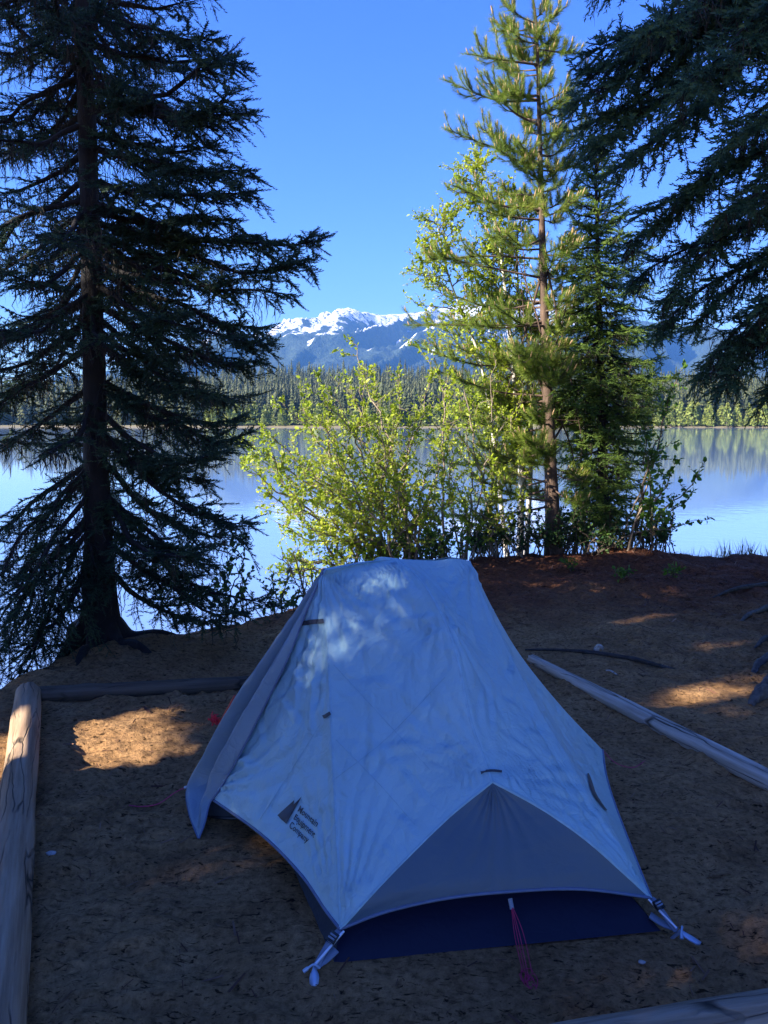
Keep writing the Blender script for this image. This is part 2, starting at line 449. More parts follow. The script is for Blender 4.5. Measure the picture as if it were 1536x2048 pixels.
hgt = nd(n, 'ShaderNodeMath', operation='MULTIPLY_ADD'); hgt.inputs[1].default_value = 520.0
l.new(na.outputs['Fac'], hgt.inputs[0]); l.new(sep.outputs['Z'], hgt.inputs[2])
sn = nd(n, 'ShaderNodeSeparateXYZ'); l.new(geo.outputs['Normal'], sn.inputs[0])
hg2 = nd(n, 'ShaderNodeMath', operation='MULTIPLY_ADD'); hg2.inputs[1].default_value = -240.0   # less snow on right-turned faces: their shade put into the colour
l.new(sn.outputs['X'], hg2.inputs[0]); l.new(hgt.outputs[0], hg2.inputs[2])
mr = n.new('ShaderNodeMapRange'); mr.inputs['From Min'].default_value = 730; mr.inputs['From Max'].default_value = 750; hx_ = n.new('ShaderNodeMapRange'); hx_.inputs['From Min'].default_value = 1120; hx_.inputs['From Max'].default_value = 1500; hx_.inputs['To Max'].default_value = -420; l.new(sep.outputs['X'], hx_.inputs[0])
hg3 = nd(n, 'ShaderNodeMath', operation='ADD'); l.new(hg2.outputs[0], hg3.inputs[0]); l.new(hx_.outputs[0], hg3.inputs[1]); l.new(hg3.outputs[0], mr.inputs[0])
rock = ramp(n, [(0.40, (0.035, 0.038, 0.05)), (0.46, (0.86, 0.87, 0.90)), (0.6, (0.9, 0.9, 0.92))]); l.new(nb.outputs['Fac'], rock.inputs[0])
fo = ramp(n, [(0.35, (0.018, 0.035, 0.022)), (0.65, (0.05, 0.075, 0.042))]); l.new(nb.outputs['Fac'], fo.inputs[0])
mx1 = nd(n, 'ShaderNodeMix', data_type='RGBA'); l.new(mr.outputs[0], mx1.inputs[0]); l.new(fo.outputs[0], mx1.inputs[6]); l.new(rock.outputs[0], mx1.inputs[7])
l.new(mx1.outputs[2], p.inputs['Base Color']); p.inputs['Roughness'].default_value = 0.9
bm_ = nd(n, 'ShaderNodeBump', Strength=0.9, Distance=25.0); l.new(nb.outputs['Fac'], bm_.inputs['Height']); l.new(bm_.outputs[0], p.inputs['Normal'])
mm = MB(); nx = len(mx_); ny = len(my_)
ii = (np.arange(ny-1)[:, None]*nx + np.arange(nx-1)[None, :]).ravel()
mm.add(np.stack([MX*2, MY*2, Z*2], -1).reshape(-1, 3), np.stack([ii, ii+1, ii+nx+1, ii+nx], -1))
tag(mm.build('mountain', m, smooth_shade=True), kind='structure')

# far forest: conifers of many drooping boughs
def conifer_template(seed, tiers=11, per=6):
    r_ = np.random.default_rng(seed); V = []; F = []
    for k in range(tiers):
        h = 0.10 + 0.88*k/(tiers-1); rad = 0.155*(1-h)**0.8 + 0.012
        for q in range(per):
            a = q*2*math.pi/per + r_.uniform(-.5, .5) + k*0.7
            rr = rad*r_.uniform(.6, 1.2); b_ = len(V); w = rr*0.42
            c, s_ = math.cos(a), math.sin(a)
            V += [[0, 0, h+0.055], [rr*c - w*s_, rr*s_ + w*c, h-0.05*r_.uniform(.5, 1.5)], [rr*1.15*c, rr*1.15*s_, h-0.035], [rr*c + w*s_, rr*s_ - w*c, h-0.05*r_.uniform(.5, 1.5)]]
            F += [[b_, b_+1, b_+2, b_+2], [b_, b_+2, b_+3, b_+3]]
    F = [[f[0], f[1], f[2]] for f in F]
    b_ = len(V)
    V += [[0.012, 0, 0], [-0.006, 0.01, 0], [-0.006, -0.01, 0], [0, 0, 0.9]]
    F += [[b_, b_+1, b_+3], [b_+1, b_+2, b_+3], [b_+2, b_, b_+3]]
    return np.array(V), np.array(F)
def broadleaf_template(seed, nl=150):
    r_ = np.random.default_rng(seed); V = []; F = []
    for k in range(nl):
        h = r_.uniform(0.08, 1.0); rad = 0.24*math.sin(min(1, (1.05-h)*1.3)*1.57)*r_.uniform(.3, 1)
        a = r_.uniform(0, 6.28); c = np.array([rad*math.cos(a), rad*math.sin(a), h]); s_ = r_.uniform(.03, .06)
        d1 = r_.normal(size=3); d1 /= np.linalg.norm(d1); d2 = np.cross(d1, r_.normal(size=3)); d2 /= np.linalg.norm(d2)
        b_ = len(V); V += list(np.array([c+d1*s_, c+d2*s_, c-d1*s_, c-d2*s_])); F += [[b_, b_+1, b_+2], [b_, b_+2, b_+3]]
    return np.array(V), np.array(F)
M['far_conifer'] = foliage_mat('far_conifer', (0.025, 0.040, 0.014), (0.07, 0.082, 0.03), (0.15, 0.145, 0.05), 0.1)
M['far_broadleaf'] = foliage_mat('far_broadleaf', (0.11, 0.15, 0.03), (0.22, 0.25, 0.045), (0.35, 0.35, 0.08), 0.25)
N = 8000
fr = np.random.default_rng(3)
fy = SHORE + 14 + 430*fr.random(N)**1.5
fx = fr.uniform(-0.95, 0.95, N)*fy
ok = (fy > shore_y(fx)+13)
fx, fy = fx[ok], fy[ok]
fh = fr.uniform(9, 20, len(fx)) + 7*fr.random(len(fx))**3; fz = hill_z(fx, fy)
ff = MB()
tmpl = [conifer_template(k) for k in range(5)]
pick = fr.integers(0, 5, len(fx))
for k in range(5):
    s_ = pick == k; a = fr.uniform(0, 6.28, s_.sum())
    # template's own z is up: rotate with X horizontal, up +Z
    ff.scatter(tmpl[k][0], tmpl[k][1], np.stack([fx[s_], fy[s_], fz[s_]-0.5], -1), np.stack([np.cos(a), np.sin(a), 0*a], -1), np.tile([0, 0, 1.], (s_.sum(), 1)), fh[s_])
tag(ff.build('far_forest', M['far_conifer']), 'dense conifer forest covering the hill beyond the lake', 'forest', kind='stuff')

def copy_tree(o, loc, rz=0, sc=1.0, label=None):
    c = o.copy(); COL.objects.link(c); c.location = loc; c.rotation_euler = (0, 0, rz); c.scale = (sc, sc, sc)
    if label: c['label'] = label
    for ch in o.children:
        d = ch.copy(); COL.objects.link(d); d.parent = c
    return c

def far_tree(kind, k):
    o = thing(kind, (0, 0, 0), 'far tree', 'tree')
    tv, tf = (conifer_template(40+k, 14, 7) if kind == 'shore_conifer' else broadleaf_template(50+k, 260))
    cb = MB(); cb.add(tv, tf); cb.build('crown', M['far_conifer' if kind == 'shore_conifer' else 'far_broadleaf'], o)
    tb = MB(); tb.tube([[0, 0, -0.03], [0, 0, 0.3], [0, 0, 0.8]], [0.014, 0.011, 0.004], 5); tb.build('trunk', M['twig'], o)
    return o
protoC = [far_tree('shore_conifer', k) for k in range(3)]
protoB = [far_tree('shore_broadleaf_tree', k) for k in range(3)]
for pr in protoC: tag(pr, 'tall dark conifer on the far lakeshore, one of the front row', 'tree', 'dark conifers along the far lakeshore')
for pr in protoB: tag(pr, 'small yellow-green broadleaf tree at the water edge of the far lakeshore', 'tree', 'yellow-green broadleaf trees along the far lakeshore')
usedp = set()
for protos, cnt, sz in ((protoC, 90, (14, 21)), (protoB, 120, (5, 12))):
    for k in range(cnt):
        left = k % 2 == 0
        u = fr.uniform(385, 960) if left else fr.uniform(1250, 1560)
        y = float(shore_y((u-768)/FPX*360)) + (fr.uniform(6, 13) if protos is protoC else fr.uniform(2, 7))
        x = (u-768)/FPX*y
        pr = protos[k % 3]; pos = (x, y, float(hill_z(x, y))-0.3); s_ = fr.uniform(*sz); rz = fr.uniform(0, 6.28)
        if pr.name not in usedp:
            usedp.add(pr.name); pr.location = pos; pr.rotation_euler = (0, 0, rz); pr.scale = (s_,)*3
        else: copy_tree(pr, pos, rz, s_)


# ------------------------------------------------------------------ where sunbeams reach the shaded pad: gaps cut in the crowns to place the sun patches
E1 = np.cross(TO_SUN, [0, 0, 1.]); E1 /= np.linalg.norm(E1); E2 = np.cross(E1, TO_SUN)
gaps = []      # (beam axis, half width across, half height)
def beam(p_, ra_, rb_, open_=0.84): gaps.append((float(p_ @ E1), float(p_ @ E2), ra_, rb_, open_))
for (u, v, a_, b_) in ((160, 1448, .16, .09), (235, 1448, .16, .09), (160, 1482, .16, .09), (225, 1485, .16, .09), (160, 1518, .16, .08), (225, 1518, .14, .08), (45, 1490, .10, .07), (48, 1455, .08, .05),
                       (1300, 1226, .16, .03), (1270, 1222, .1, .03), (1060, 1156, .10, .02), (1120, 1163, .14, .03), (1190, 1172, .14, .03), (1260, 1180, .14, .03), (1330, 1180, .10, .02),
                       (1450, 1292, .06, .0), (1495, 1288, .06, .0), (1430, 1358, .05, .0), (1475, 1356, .05, .0), (1440, 1398, .05, .0), (1485, 1395, .05, .0), (440, 1700, .03, .0)):
    beam(at(u, v, z=0.02), a_, b_)
beam(at(715, 1195, y=3.11), .14, .05, .85); beam(at(600, 1360, y=2.95), .0, .05, .62); beam(at(530, 1325, y=3.14), .0, .02)
gaps = np.array(gaps)
def unlit(P, half):
    """False for leaves that would stand in one of the sunbeams"""
    ga, gb = P @ E1, P @ E2; ok_ = np.ones(len(P), bool)
    gr_ = np.random.default_rng(4)
    for (q1, q2, r1, r2, op) in gaps: ok_ &= ((((ga-q1)/(r1+half))**2 + ((gb-q2)/(r2+half))**2) > 1) | (gr_.random(len(P)) > op)
    return ok_

# ------------------------------------------------------------------ tent
def fabric(name, c, rough=0.43, trans=0.12, crink=1.0):
    m, n, l, p = mat(name)
    tc = n.new('ShaderNodeTexCoord')
    v1 = nd(n, 'ShaderNodeTexNoise', Scale=9.0, Detail=5.0, Roughness=0.6, Distortion=1.2); l.new(tc.outputs['Object'], v1.inputs['Vector'])
    v2 = nd(n, 'ShaderNodeTexVoronoi', Scale=16.0, feature='DISTANCE_TO_EDGE'); 
    dis = nd(n, 'ShaderNodeTexNoise', Scale=5.0, Detail=3.0); l.new(tc.outputs['Object'], dis.inputs['Vector'])
    mxv = nd(n, 'ShaderNodeMix', data_type='VECTOR'); mxv.inputs[0].default_value = 0.22
    l.new(tc.outputs['Object'], mxv.inputs[4]); l.new(dis.outputs['Color'], mxv.inputs[5]); l.new(mxv.outputs[1], v2.inputs['Vector'])
    cr = n.new('ShaderNodeMapRange'); cr.inputs['From Max'].default_value = 0.12; l.new(v2.outputs['Distance'], cr.inputs[0])
    cs = nd(n, 'ShaderNodeMath', operation='MULTIPLY'); cs.inputs[1].default_value = 0.10; l.new(cr.outputs[0], cs.inputs[0])
    sm = nd(n, 'ShaderNodeMath', operation='ADD'); l.new(v1.outputs['Fac'], sm.inputs[0]); l.new(cs.outputs[0], sm.inputs[1])
    fine = nd(n, 'ShaderNodeTexNoise', Scale=70.0, Detail=3.0, Roughness=0.6); l.new(tc.outputs['Object'], fine.inputs['Vector'])
    b2 = nd(n, 'ShaderNodeBump', Strength=0.25*crink, Distance=0.004); l.new(fine.outputs['Fac'], b2.inputs['Height'])
    b = nd(n, 'ShaderNodeBump', Strength=0.65*crink, Distance=0.016); l.new(sm.outputs[0], b.inputs['Height']); l.new(b2.outputs[0], b.inputs['Normal'])
    l.new(b.outputs[0], p.inputs['Normal'])
    r = ramp(n, [(0.3, [q*0.93 for q in c]), (0.7, c)]); l.new(dis.outputs['Fac'], r.inputs[0])
    l.new(r.outputs[0], p.inputs['Base Color'])
    p.inputs['Roughness'].default_value = rough; p.inputs['Specular IOR Level'].default_value = 0.45
    tr = n.new('ShaderNodeBsdfTranslucent'); l.new(r.outputs[0], tr.inputs['Color'])
    ms = n.new('ShaderNodeMixShader'); ms.inputs[0].default_value = trans
    l.new(p.outputs[0], ms.inputs[1]); l.new(tr.outputs[0], ms.inputs[2]); l.new(ms.outputs[0], n['Material Output'].inputs[0])
    return m
M['fly'] = fabric('rainfly_fabric', (0.33, 0.54, 0.62))
M['fly_shaded'] = fabric('foot_panel_shaded_fabric', (0.068, 0.115, 0.165), crink=0.3)  # same cloth as the fly; shade of the foot end put into its colour
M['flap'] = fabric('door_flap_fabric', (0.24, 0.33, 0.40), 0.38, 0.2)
M['navy'] = fabric('inner_tent_navy', (0.002, 0.003, 0.024), 0.6, 0.0, 0.3)
M['trim'] = plain('hem_trim', (0.10, 0.14, 0.24), 0.6)
M['seam'] = plain('seam_tape', (0.26, 0.45, 0.54), 0.5)
M['stitch'] = plain('stitching', (0.26, 0.44, 0.52), 0.6)
M['web'] = plain('webbing', (0.20, 0.24, 0.31), 0.7, bump=0.3, scale=300)
M['buckle'] = plain('black_plastic', (0.012, 0.012, 0.014), 0.35)
M['alu'] = plain('pale_aluminium', (0.72, 0.74, 0.78), 0.3, 0.6, 0.04)
M['peg'] = plain('peg_metal', (0.42, 0.52, 0.66), 0.35, 0.35, 0.06)
M['pink'] = plain('pink_cord', (0.52, 0.03, 0.10), 0.7)
M['red'] = plain('red_cord', (0.75, 0.02, 0.04), 0.6)
M['orange'] = plain('orange_red_webbing', (0.62, 0.09, 0.05), 0.6)
M['print'] = plain('logo_print', (0.035, 0.042, 0.058), 0.6)
M['shoe'] = plain('shoe_grey', (0.035, 0.04, 0.055), 0.7, bump=0.3)

RCp = at(795, 1118, y=3.28); Lp = at(648, 1137, y=3.19); Rp = at(940, 1122, y=3.372)
Hp = at(985, 1563, y=2.45)
FL = at(680, 1858, z=0.10); FR = at(1302, 1795, z=0.10)
Qp = at(415, 1592, y=3.02); VL = at(375, 1573, y=3.16); VR = at(1205, 1500, y=3.55)
axis = (Hp - RCp)*[1, 1, 0]; axis /= np.linalg.norm(axis)
def mir(p):      # the head end mirrors the foot end about the cross pole
    p = np.asarray(p, float); d = (RCp - p) @ axis
    return p + 2*np.expand_dims(d, -1)*axis

NU = 72
spine = curve([RCp, at(850, 1170, y=3.0), at(905, 1280, y=2.79), at(942, 1440, y=2.61), at(966, 1510, y=2.53), Hp], NU)
legL = curve([Hp, at(900, 1632, y=2.39), at(790, 1740, y=2.285), at(722, 1812, y=2.225), FL], NU)
legR = curve([Hp, at(1075, 1612, y=2.43), at(1170, 1677, y=2.40), at(1250, 1747, y=2.375), FR], NU)
ridgeL = curve([RCp, at(720, 1124, y=3.235), Lp], NU); ridgeR = curve([RCp, at(870, 1121, y=3.325), at(905, 1117, y=3.35), Rp], NU)
seamL = curve([Lp, at(654, 1260, y=2.99), at(662, 1450, y=2.70), at(671, 1650, y=2.43), FL], NU)
seamR = curve([Rp, at(985, 1235, y=3.15), at(1060, 1385, y=2.91), at(1175, 1580, y=2.62), FR], NU)
edgeL = curve([Lp, at(596, 1245, y=3.15), at(555, 1335, y=3.12), at(478, 1500, y=3.05), Qp], NU)
edgeR = curve([Rp, at(986, 1218, y=3.40), at(1042, 1312, y=3.44), at(1122, 1412, y=3.49), VR], NU)
hemC = curve([FL, at(770, 1824, y=2.235), at(890, 1797, y=2.27), at(1020, 1783, y=2.30), at(1160, 1778, y=2.335), FR], NU)
hemL = curve([FL, at(652, 1822, z=0.115), at(600, 1747, z=0.15), at(520, 1667, z=0.165), Qp], NU)
hemR = curve([FR, at(1272, 1720, y=2.60), at(1230, 1610, y=3.02), at(1212, 1550, y=3.32), VR], NU)
hemL = hemL; 

def coons(c0, c1, d0, d1):
    """patch between c0(u),c1(u) (at v=0,1) and d0(v),d1(v) (at u=0,1)"""
    nu, nv = len(c0), len(d0)
    u = np.linspace(0, 1, nu)[:, None, None]; v = np.linspace(0, 1, nv)[None, :, None]
    S = (1-v)*c0[:, None] + v*c1[:, None] + (1-u)*d0[None] + u*d1[None]
    B = (1-u)*(1-v)*c0[0] + u*(1-v)*c0[-1] + (1-u)*v*c1[0] + u*v*c1[-1]
    return S - B

def normals(S):
    du = np.gradient(S, axis=0); dv = np.gradient(S, axis=1)
    N_ = np.cross(du, dv); return N_/(np.linalg.norm(N_, axis=-1, keepdims=True)+1e-9)

def panel(S, out, sag=0.02, folds=(), crease=0.004, seed=0, edge=0.05):
    """pull the cloth in a little, then add tension folds running from its corners and small creases"""
    nu, nv = S.shape[:2]
    N_ = normals(S)
    c = S.reshape(-1, 3).mean(0)
    if (N_[nu//2, nv//2] @ (np.asarray(out) - c)) < 0: N_ = -N_
    u = np.linspace(0, 1, nu)[:, None]; v = np.linspace(0, 1, nv)[None, :]
    w = np.minimum(1, np.minimum(np.minimum(u, 1-u), np.minimum(v, 1-v))/edge)*np.ones((nu, nv))
    d = -sag*16*u*(1-u)*v*(1-v)/1.0
    x, y, z = S[..., 0], S[..., 1], S[..., 2]
    d = d + crease*(fbm(x*9, y*9, z*9, 3, 200+seed))
    rid = 1-np.abs(noise(x*13+2*noise(x*4, y*4, z*4, 3), y*13, z*13, 230+seed))
    d = d + crease*0.9*np.maximum(rid-0.72, 0)/0.28
    ax_ = S.reshape(-1, 3)
    e1 = S[-1, nv//2]-S[0, nv//2]; e1 = e1/np.linalg.norm(e1)
    nn_ = N_[nu//2, nv//2]; e1 = e1 - nn_*(e1 @ nn_); e1 /= np.linalg.norm(e1); e2 = np.cross(nn_, e1)
    for (cp, k, amp, r0, dirv, spread) in folds:
        q = S - np.asarray(cp)
        a = q @ e1; b = q @ e2; r = np.hypot(a, b)+1e-6
        th = np.arctan2(b, a)
        dd = np.asarray(dirv) - np.asarray(cp); t0 = math.atan2(dd @ e2, dd @ e1)
        dt = (th - t0 + math.pi) % (2*math.pi) - math.pi
        env = np.exp(-(dt/spread)**2)*np.exp(-r/r0)*np.minimum(1, r/0.06)
        wav = np.abs(np.sin(k*dt + 1.3*noise(a*3, b*3, 0, 250+seed)))**0.7 - 0.5
        d = d + 2.4*amp*env*wav
    # a few sharp pulled creases across the cloth
    rc = np.random.default_rng(900+seed)
    for k in range(0 if seed == 3 else 20):
        o_ = S[rc.integers(6, nu-6), rc.integers(6, nv-6)]; an = rc.uniform(0, math.pi); q = S-o_; a = q @ e1; b = q @ e2
        al = a*math.cos(an)+b*math.sin(an); ac = -a*math.sin(an)+b*math.cos(an)+0.02*noise(al*6, k, 0, 5)
        d = d + rc.uniform(.3, 1.)*0.011*np.exp(-(al/rc.uniform(.06, .2))**2)*(np.exp(-(ac/.012)**2)-.7*np.exp(-((ac-.024)/.016)**2))*min(1, crease/.004)
    return S + N_*(d*w)[..., None]

def addgrid(mb, S, matidx=0):
    nu, nv = S.shape[:2]
    i = np.arange(nu-1)[:, None]*nv + np.arange(nv-1)[None, :]
    mb.add(S.reshape(-1, 3), np.stack([i, i+1, i+nv+1, i+nv], -1).reshape(-1, 4), matidx)

def pt(p): return np.repeat(np.asarray(p)[None], NU, 0)
OUT = np.array([0, 0, 30.0])
tent = thing('tent', (float(RCp[0]), float(RCp[1]), 0.0), 'grey-blue tent with a printed dark emblem, pegged out on bare dirt between logs', 'tent')
fly = MB()
SA = coons(spine, seamL, ridgeL, legL)
SA = panel(SA, OUT, 0.022, [(Lp, 16, 0.020, 0.22, RCp*0.4+Hp*0.6, 0.55), (Hp, 14, 0.016, 0.20, Lp*.6+FL*.4, 0.9), (FL, 22, 0.016, 0.25, Hp*.4+RCp*.6, 0.5), (RCp, 18, 0.012, 0.18, FL, 0.8), (spine[30], 9, 0.012, 0.15, seamL[45], 0.8)], 0.0045, 1)
SB = coons(spine, seamR, ridgeR, legR)
SB = panel(SB, OUT, 0.030, [(Rp, 12, 0.016, 0.18, Hp, 0.8), (Hp, 14, 0.016, 0.25, FR*.5+seamR[40]*.5, 0.7), (FR, 20, 0.016, 0.35, Rp, 0.4), (spine[28], 14, 0.014, 0.25, FR, 0.7)], 0.0035, 2)
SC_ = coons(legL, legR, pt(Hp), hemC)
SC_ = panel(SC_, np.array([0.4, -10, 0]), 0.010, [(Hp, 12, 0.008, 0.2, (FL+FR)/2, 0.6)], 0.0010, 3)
SD = coons(seamL, edgeL, pt(Lp), hemL)
SD = panel(SD, OUT, 0.028, [(Lp, 12, 0.016, 0.55, FL*.45+Qp*.55, 0.35), (FL, 24, 0.014, 0.25, Lp*.5+Qp*.5, 0.4), (Qp, 14, 0.016, 0.35, Lp*.5+FL*.5, 0.55)], 0.005, 4)
SF = coons(seamR, edgeR, pt(Rp), hemR)
SF = panel(SF, OUT, 0.020, [(Rp, 14, 0.014, 0.5, FR*.5+VR*.5, 0.3), (VR, 22, 0.012, 0.22, FR*.5+Rp*.5, 0.9), (FR, 16, 0.010, 0.4, Rp, 0.4)], 0.004, 5)
for S in (SA, SB, SD, SF): addgrid(fly, S)
# head end
for S, sd in ((coons(mir(spine), mir(seamL), mir(ridgeL), mir(legL)), 6), (coons(mir(spine), mir(seamR), mir(ridgeR), mir(legR)), 7), (coons(mir(legL), mir(legR), pt(mir(Hp)), mir(hemC)), 8)):
    addgrid(fly, panel(S, OUT if sd < 8 else np.array([0, 20, 1.]), 0.016, (), 0.004, sd))
SHL = coons(mir(seamL), curve([Lp, at(552, 1296, y=3.2), at(484, 1380, y=3.22), VL+np.array([0.06, 0.08, 0.02])], NU), pt(Lp), curve([mir(FL), mir(FL)*.5+VL*.5+[0, 0, .05], VL+np.array([0.06, 0.08, 0.02])], NU))
addgrid(fly, panel(SHL, OUT, 0.02, (), 0.005, 9))
SHR = coons(mir(seamR), edgeR, pt(Rp), curve([mir(FR), mir(FR)*.5+VR*.5+[0, 0, .05], VR], NU))
addgrid(fly, panel(SHR, OUT, 0.02, (), 0.004, 10))
flyo = org(fly.build('rainfly', M['fly'], tent, True), tent)
fp = MB(); addgrid(fp, SC_); tag(fp.build('foot_panel', M['fly_shaded'], tent, True), 'triangular foot end panel, its shade put into a darker colour')

# hanging, half rolled door flap on the left
outer = curve([Lp+[-.004, 0, .002], at(598, 1214, y=3.16), at(543, 1302, y=3.14), at(486, 1384, y=3.14), at(452, 1436, y=3.15), at(412, 1508, y=3.16), VL, at(377, 1622, y=3.03), at(396, 1676, z=0.02)], NU)
innr = curve([Lp+[.002, -.004, 0], at(612, 1225, y=3.12), at(575, 1318, y=3.06), at(520, 1430, y=3.02), at(478, 1512, y=2.99), at(440, 1578, y=2.97), at(420, 1606, y=2.96), at(410, 1645, y=2.90), at(398, 1677, z=0.02)], NU)
tt = np.linspace(0, 1, 26)
flapS = outer[:, None]*(1-tt)[None, :, None] + innr[:, None]*tt[None, :, None]
N_ = normals(flapS); 
if N_[36, 13][2] < 0: N_ = -N_
wv = np.linspace(0, 1, NU)[:, None]; tv_ = tt[None, :]
amp = 0.05*np.sin(np.pi*np.clip(wv*1.05, 0, 1))
dep = amp*(np.sin(tv_*2*math.pi*1.25+0.5+1.5*wv) - 0.5*np.cos(tv_*9+4*wv))*np.sin(math.pi*tv_)**0.6 + 0.006*fbm(flapS[..., 0]*14, flapS[..., 1]*14, flapS[..., 2]*14, 3, 77)*np.sin(math.pi*tv_)
flapS = flapS + N_*dep[..., None]
fl = MB(); addgrid(fl, flapS)
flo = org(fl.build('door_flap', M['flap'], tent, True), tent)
e = MB(); e.tube(outer[40:], 0.0035, 5); e.tube(innr[:], 0.004, 5); e.build('flap_trim', M['trim'], flo)

# trim, seams, pole sleeves
for c in (np.vstack([hemL[::-1], hemC[1:], hemR[1:]]), mir(hemC)):
    hm_ = MB(); hm_.tube(c, 0.0055, 6); hm_.build('hem_trim', M['trim'], flyo)
sm_ = MB()
def ribbon(mb, c, S, w=0.007, off=0.0025):
    tn = np.gradient(c, axis=0); tn /= np.linalg.norm(tn, axis=1, keepdims=True)
    up = c - np.array([RCp[0]*.5+Hp[0]*.5, RCp[1]*.5+Hp[1]*.5, 0.1]); up -= tn*np.sum(up*tn, 1, keepdims=True); up /= np.linalg.norm(up, axis=1, keepdims=True)
    sd = np.cross(tn, up)
    S2 = np.stack([c - sd*w, c + up*off*1.6, c + sd*w], 1); S2[:, 0] -= up*0.002; S2[:, 2] -= up*0.002
    addgrid(mb, S2)
for c in (spine, seamL, mir(spine), mir(seamL), mir(seamR)): ribbon(sm_, c, None)
ribbon(sm_, seamR, None, 0.004, 0.001)
for c in (legL, legR): ribbon(sm_, c, None, 0.005, 0.004)
sm_.build('seam', M['seam'], flyo, True)
# dark storm tab near the top of the left seam, toggles, vent tab and slit
bv = BVHTree.FromPolygons([Vector(v) for v in np.vstack([S.reshape(-1, 3) for S in (SA, SB, SD, SF)])],
     [tuple(int(q) for q in f) for k in range(4) for f in (lambda i: np.stack([i, i+1, i+NU+1, i+NU], -1).reshape(-1, 4))(np.arange(NU-1)[:, None]*NU + np.arange(NU-1)[None, :] + k*NU*NU)])
def onfab(u, v, off=0.003):
    d = Vector(ray(u, v)).normalized()
    h, nn, _, _ = bv.ray_cast(Vector((0, 0, CAM_H)), d)
    if h is None: return None
    if nn.dot(d) > 0: nn = -nn
    return np.array(h + nn*off)
def strip(mb, pix, w_px, off=0.004):
    P_ = np.asarray(pix, float); tn = np.gradient(P_, axis=0); tn /= np.linalg.norm(tn, axis=1, keepdims=True)
    nr = np.stack([-tn[:, 1], tn[:, 0]], 1)
    w_ = np.broadcast_to(np.asarray(w_px, float), (len(P_),))
    S2 = []
    for p_, q_, ww in zip(P_, nr, w_):
        a, b_ = onfab(*(p_-q_*ww/2), off), onfab(*(p_+q_*ww/2), off)
        if a is None or b_ is None: continue
        S2.append([a, (a+b_)/2 + [0, 0, 0.002], b_])
    if len(S2) > 1: addgrid(mb, np.array(S2))
def pixline(pts, n):
    return curve([(a, b, 0) for a, b in pts], n)[:, :2]
M['tab'] = plain('dark_tab', (0.045, 0.05, 0.062), 0.6)
t_ = MB(); strip(t_, pixline([(588, 1252), (618, 1245), (649, 1243)], 14), 9, 0.006); t_.build('storm_tab', M['tab'], flyo)
t_ = MB(); strip(t_, pixline([(960, 1547), (980, 1543), (1003, 1545)], 10), 5, 0.006); t_.build('pole_tab', M['tab'], flyo)
t_ = MB(); strip(t_, pixline([(648, 1435), (656, 1431), (662, 1427)], 6), 7, 0.006); t_.build('pole_tab', M['tab'], flyo)
t_ = MB(); strip(t_, pixline([(1175, 1548), (1186, 1585), (1202, 1610), (1212, 1622)], 14), [3, 5, 6, 7, 7, 7, 6, 6, 5, 5, 4, 4, 3, 3], 0.004); t_.build('vent_slit', M['tab'], flyo)
# stitched cross lines across the big panel
t_ = MB()
for ln in ([(668, 1330), (760, 1430), (860, 1540)], [(668, 1560), (770, 1480), (890, 1355)], [(672, 1480), (760, 1570), (830, 1650)], [(520, 1640), (590, 1530), (640, 1450)]): strip(t_, pixline(ln, 40), 1.5, 0.0015)
t_.build('stitch_line', M['stitch'], flyo)

# printed emblem and lettering on the left panel
lg = MB()
tri = np.array([(155, 685), (480, 385), (470, 470), (625, 315), (325, 855)])/9.6 + [540, 1560]
def fillpoly(mb, poly, nsub=9):
    base, peaks = [poly[0], poly[4]], None
    a, b_, c, d_, e_ = poly
    quads = [(a, b_, c, e_), (c, d_, e_, e_)]
    for q in quads:
        G = np.zeros((nsub, nsub, 3)); bad = False
        for i in range(nsub):
            for j in range(nsub):
                s_, t2 = i/(nsub-1), j/(nsub-1)
                p_ = (1-s_)*((1-t2)*q[0]+t2*q[3]) + s_*((1-t2)*q[1]+t2*q[2])
                h = onfab(p_[0], p_[1], 0.0035)
                if h is None: bad = True; break
                G[i, j] = h
            if bad: break
        if not bad: addgrid(mb, G)
fillpoly(lg, tri); lg.build('emblem', M['print'], flyo)
tm = MB()
for txt, o_, ex in (('Mountain', (596.2, 1622.5), (37.5, 32.0)), ('Equipment', (587.9, 1638.6), (40.5, 37.5)), ('Company', (579.0, 1654.0), (36.0, 33.0))):
    fc = bpy.data.curves.new('lettering', 'FONT'); fc.body = txt; fc.size = 1.0; fc.resolution_u = 3; fc.offset = 0.012
    fo_ = bpy.data.objects.new('lettering', fc)
    COL.objects.link(fo_)
    dg = bpy.context.evaluated_depsgraph_get(); me = fo_.evaluated_get(dg).to_mesh()
    me.calc_loop_triangles()
    co = np.array([v.co[:] for v in me.vertices]); tris = np.array([t.vertices[:] for t in me.loop_triangles])
    fo_.evaluated_get(dg).to_mesh_clear(); bpy.data.objects.remove(fo_); bpy.data.curves.remove(fc)
    x = (co[:, 0]-co[:, 0].min())/(co[:, 0].max()-co[:, 0].min()); yy = co[:, 1]/0.70
    px_ = o_[0] + x*ex[0] + yy*5.9; py_ = o_[1] + x*ex[1] - yy*11.2
    P_ = []
    for a, b_ in zip(px_, py_):
        h = onfab(a, b_, 0.0035); P_.append(h if h is not None else at(a, b_, y=2.55))
    tm.add(np.array(P_), tris)
tm.build('lettering', M['print'], flyo)

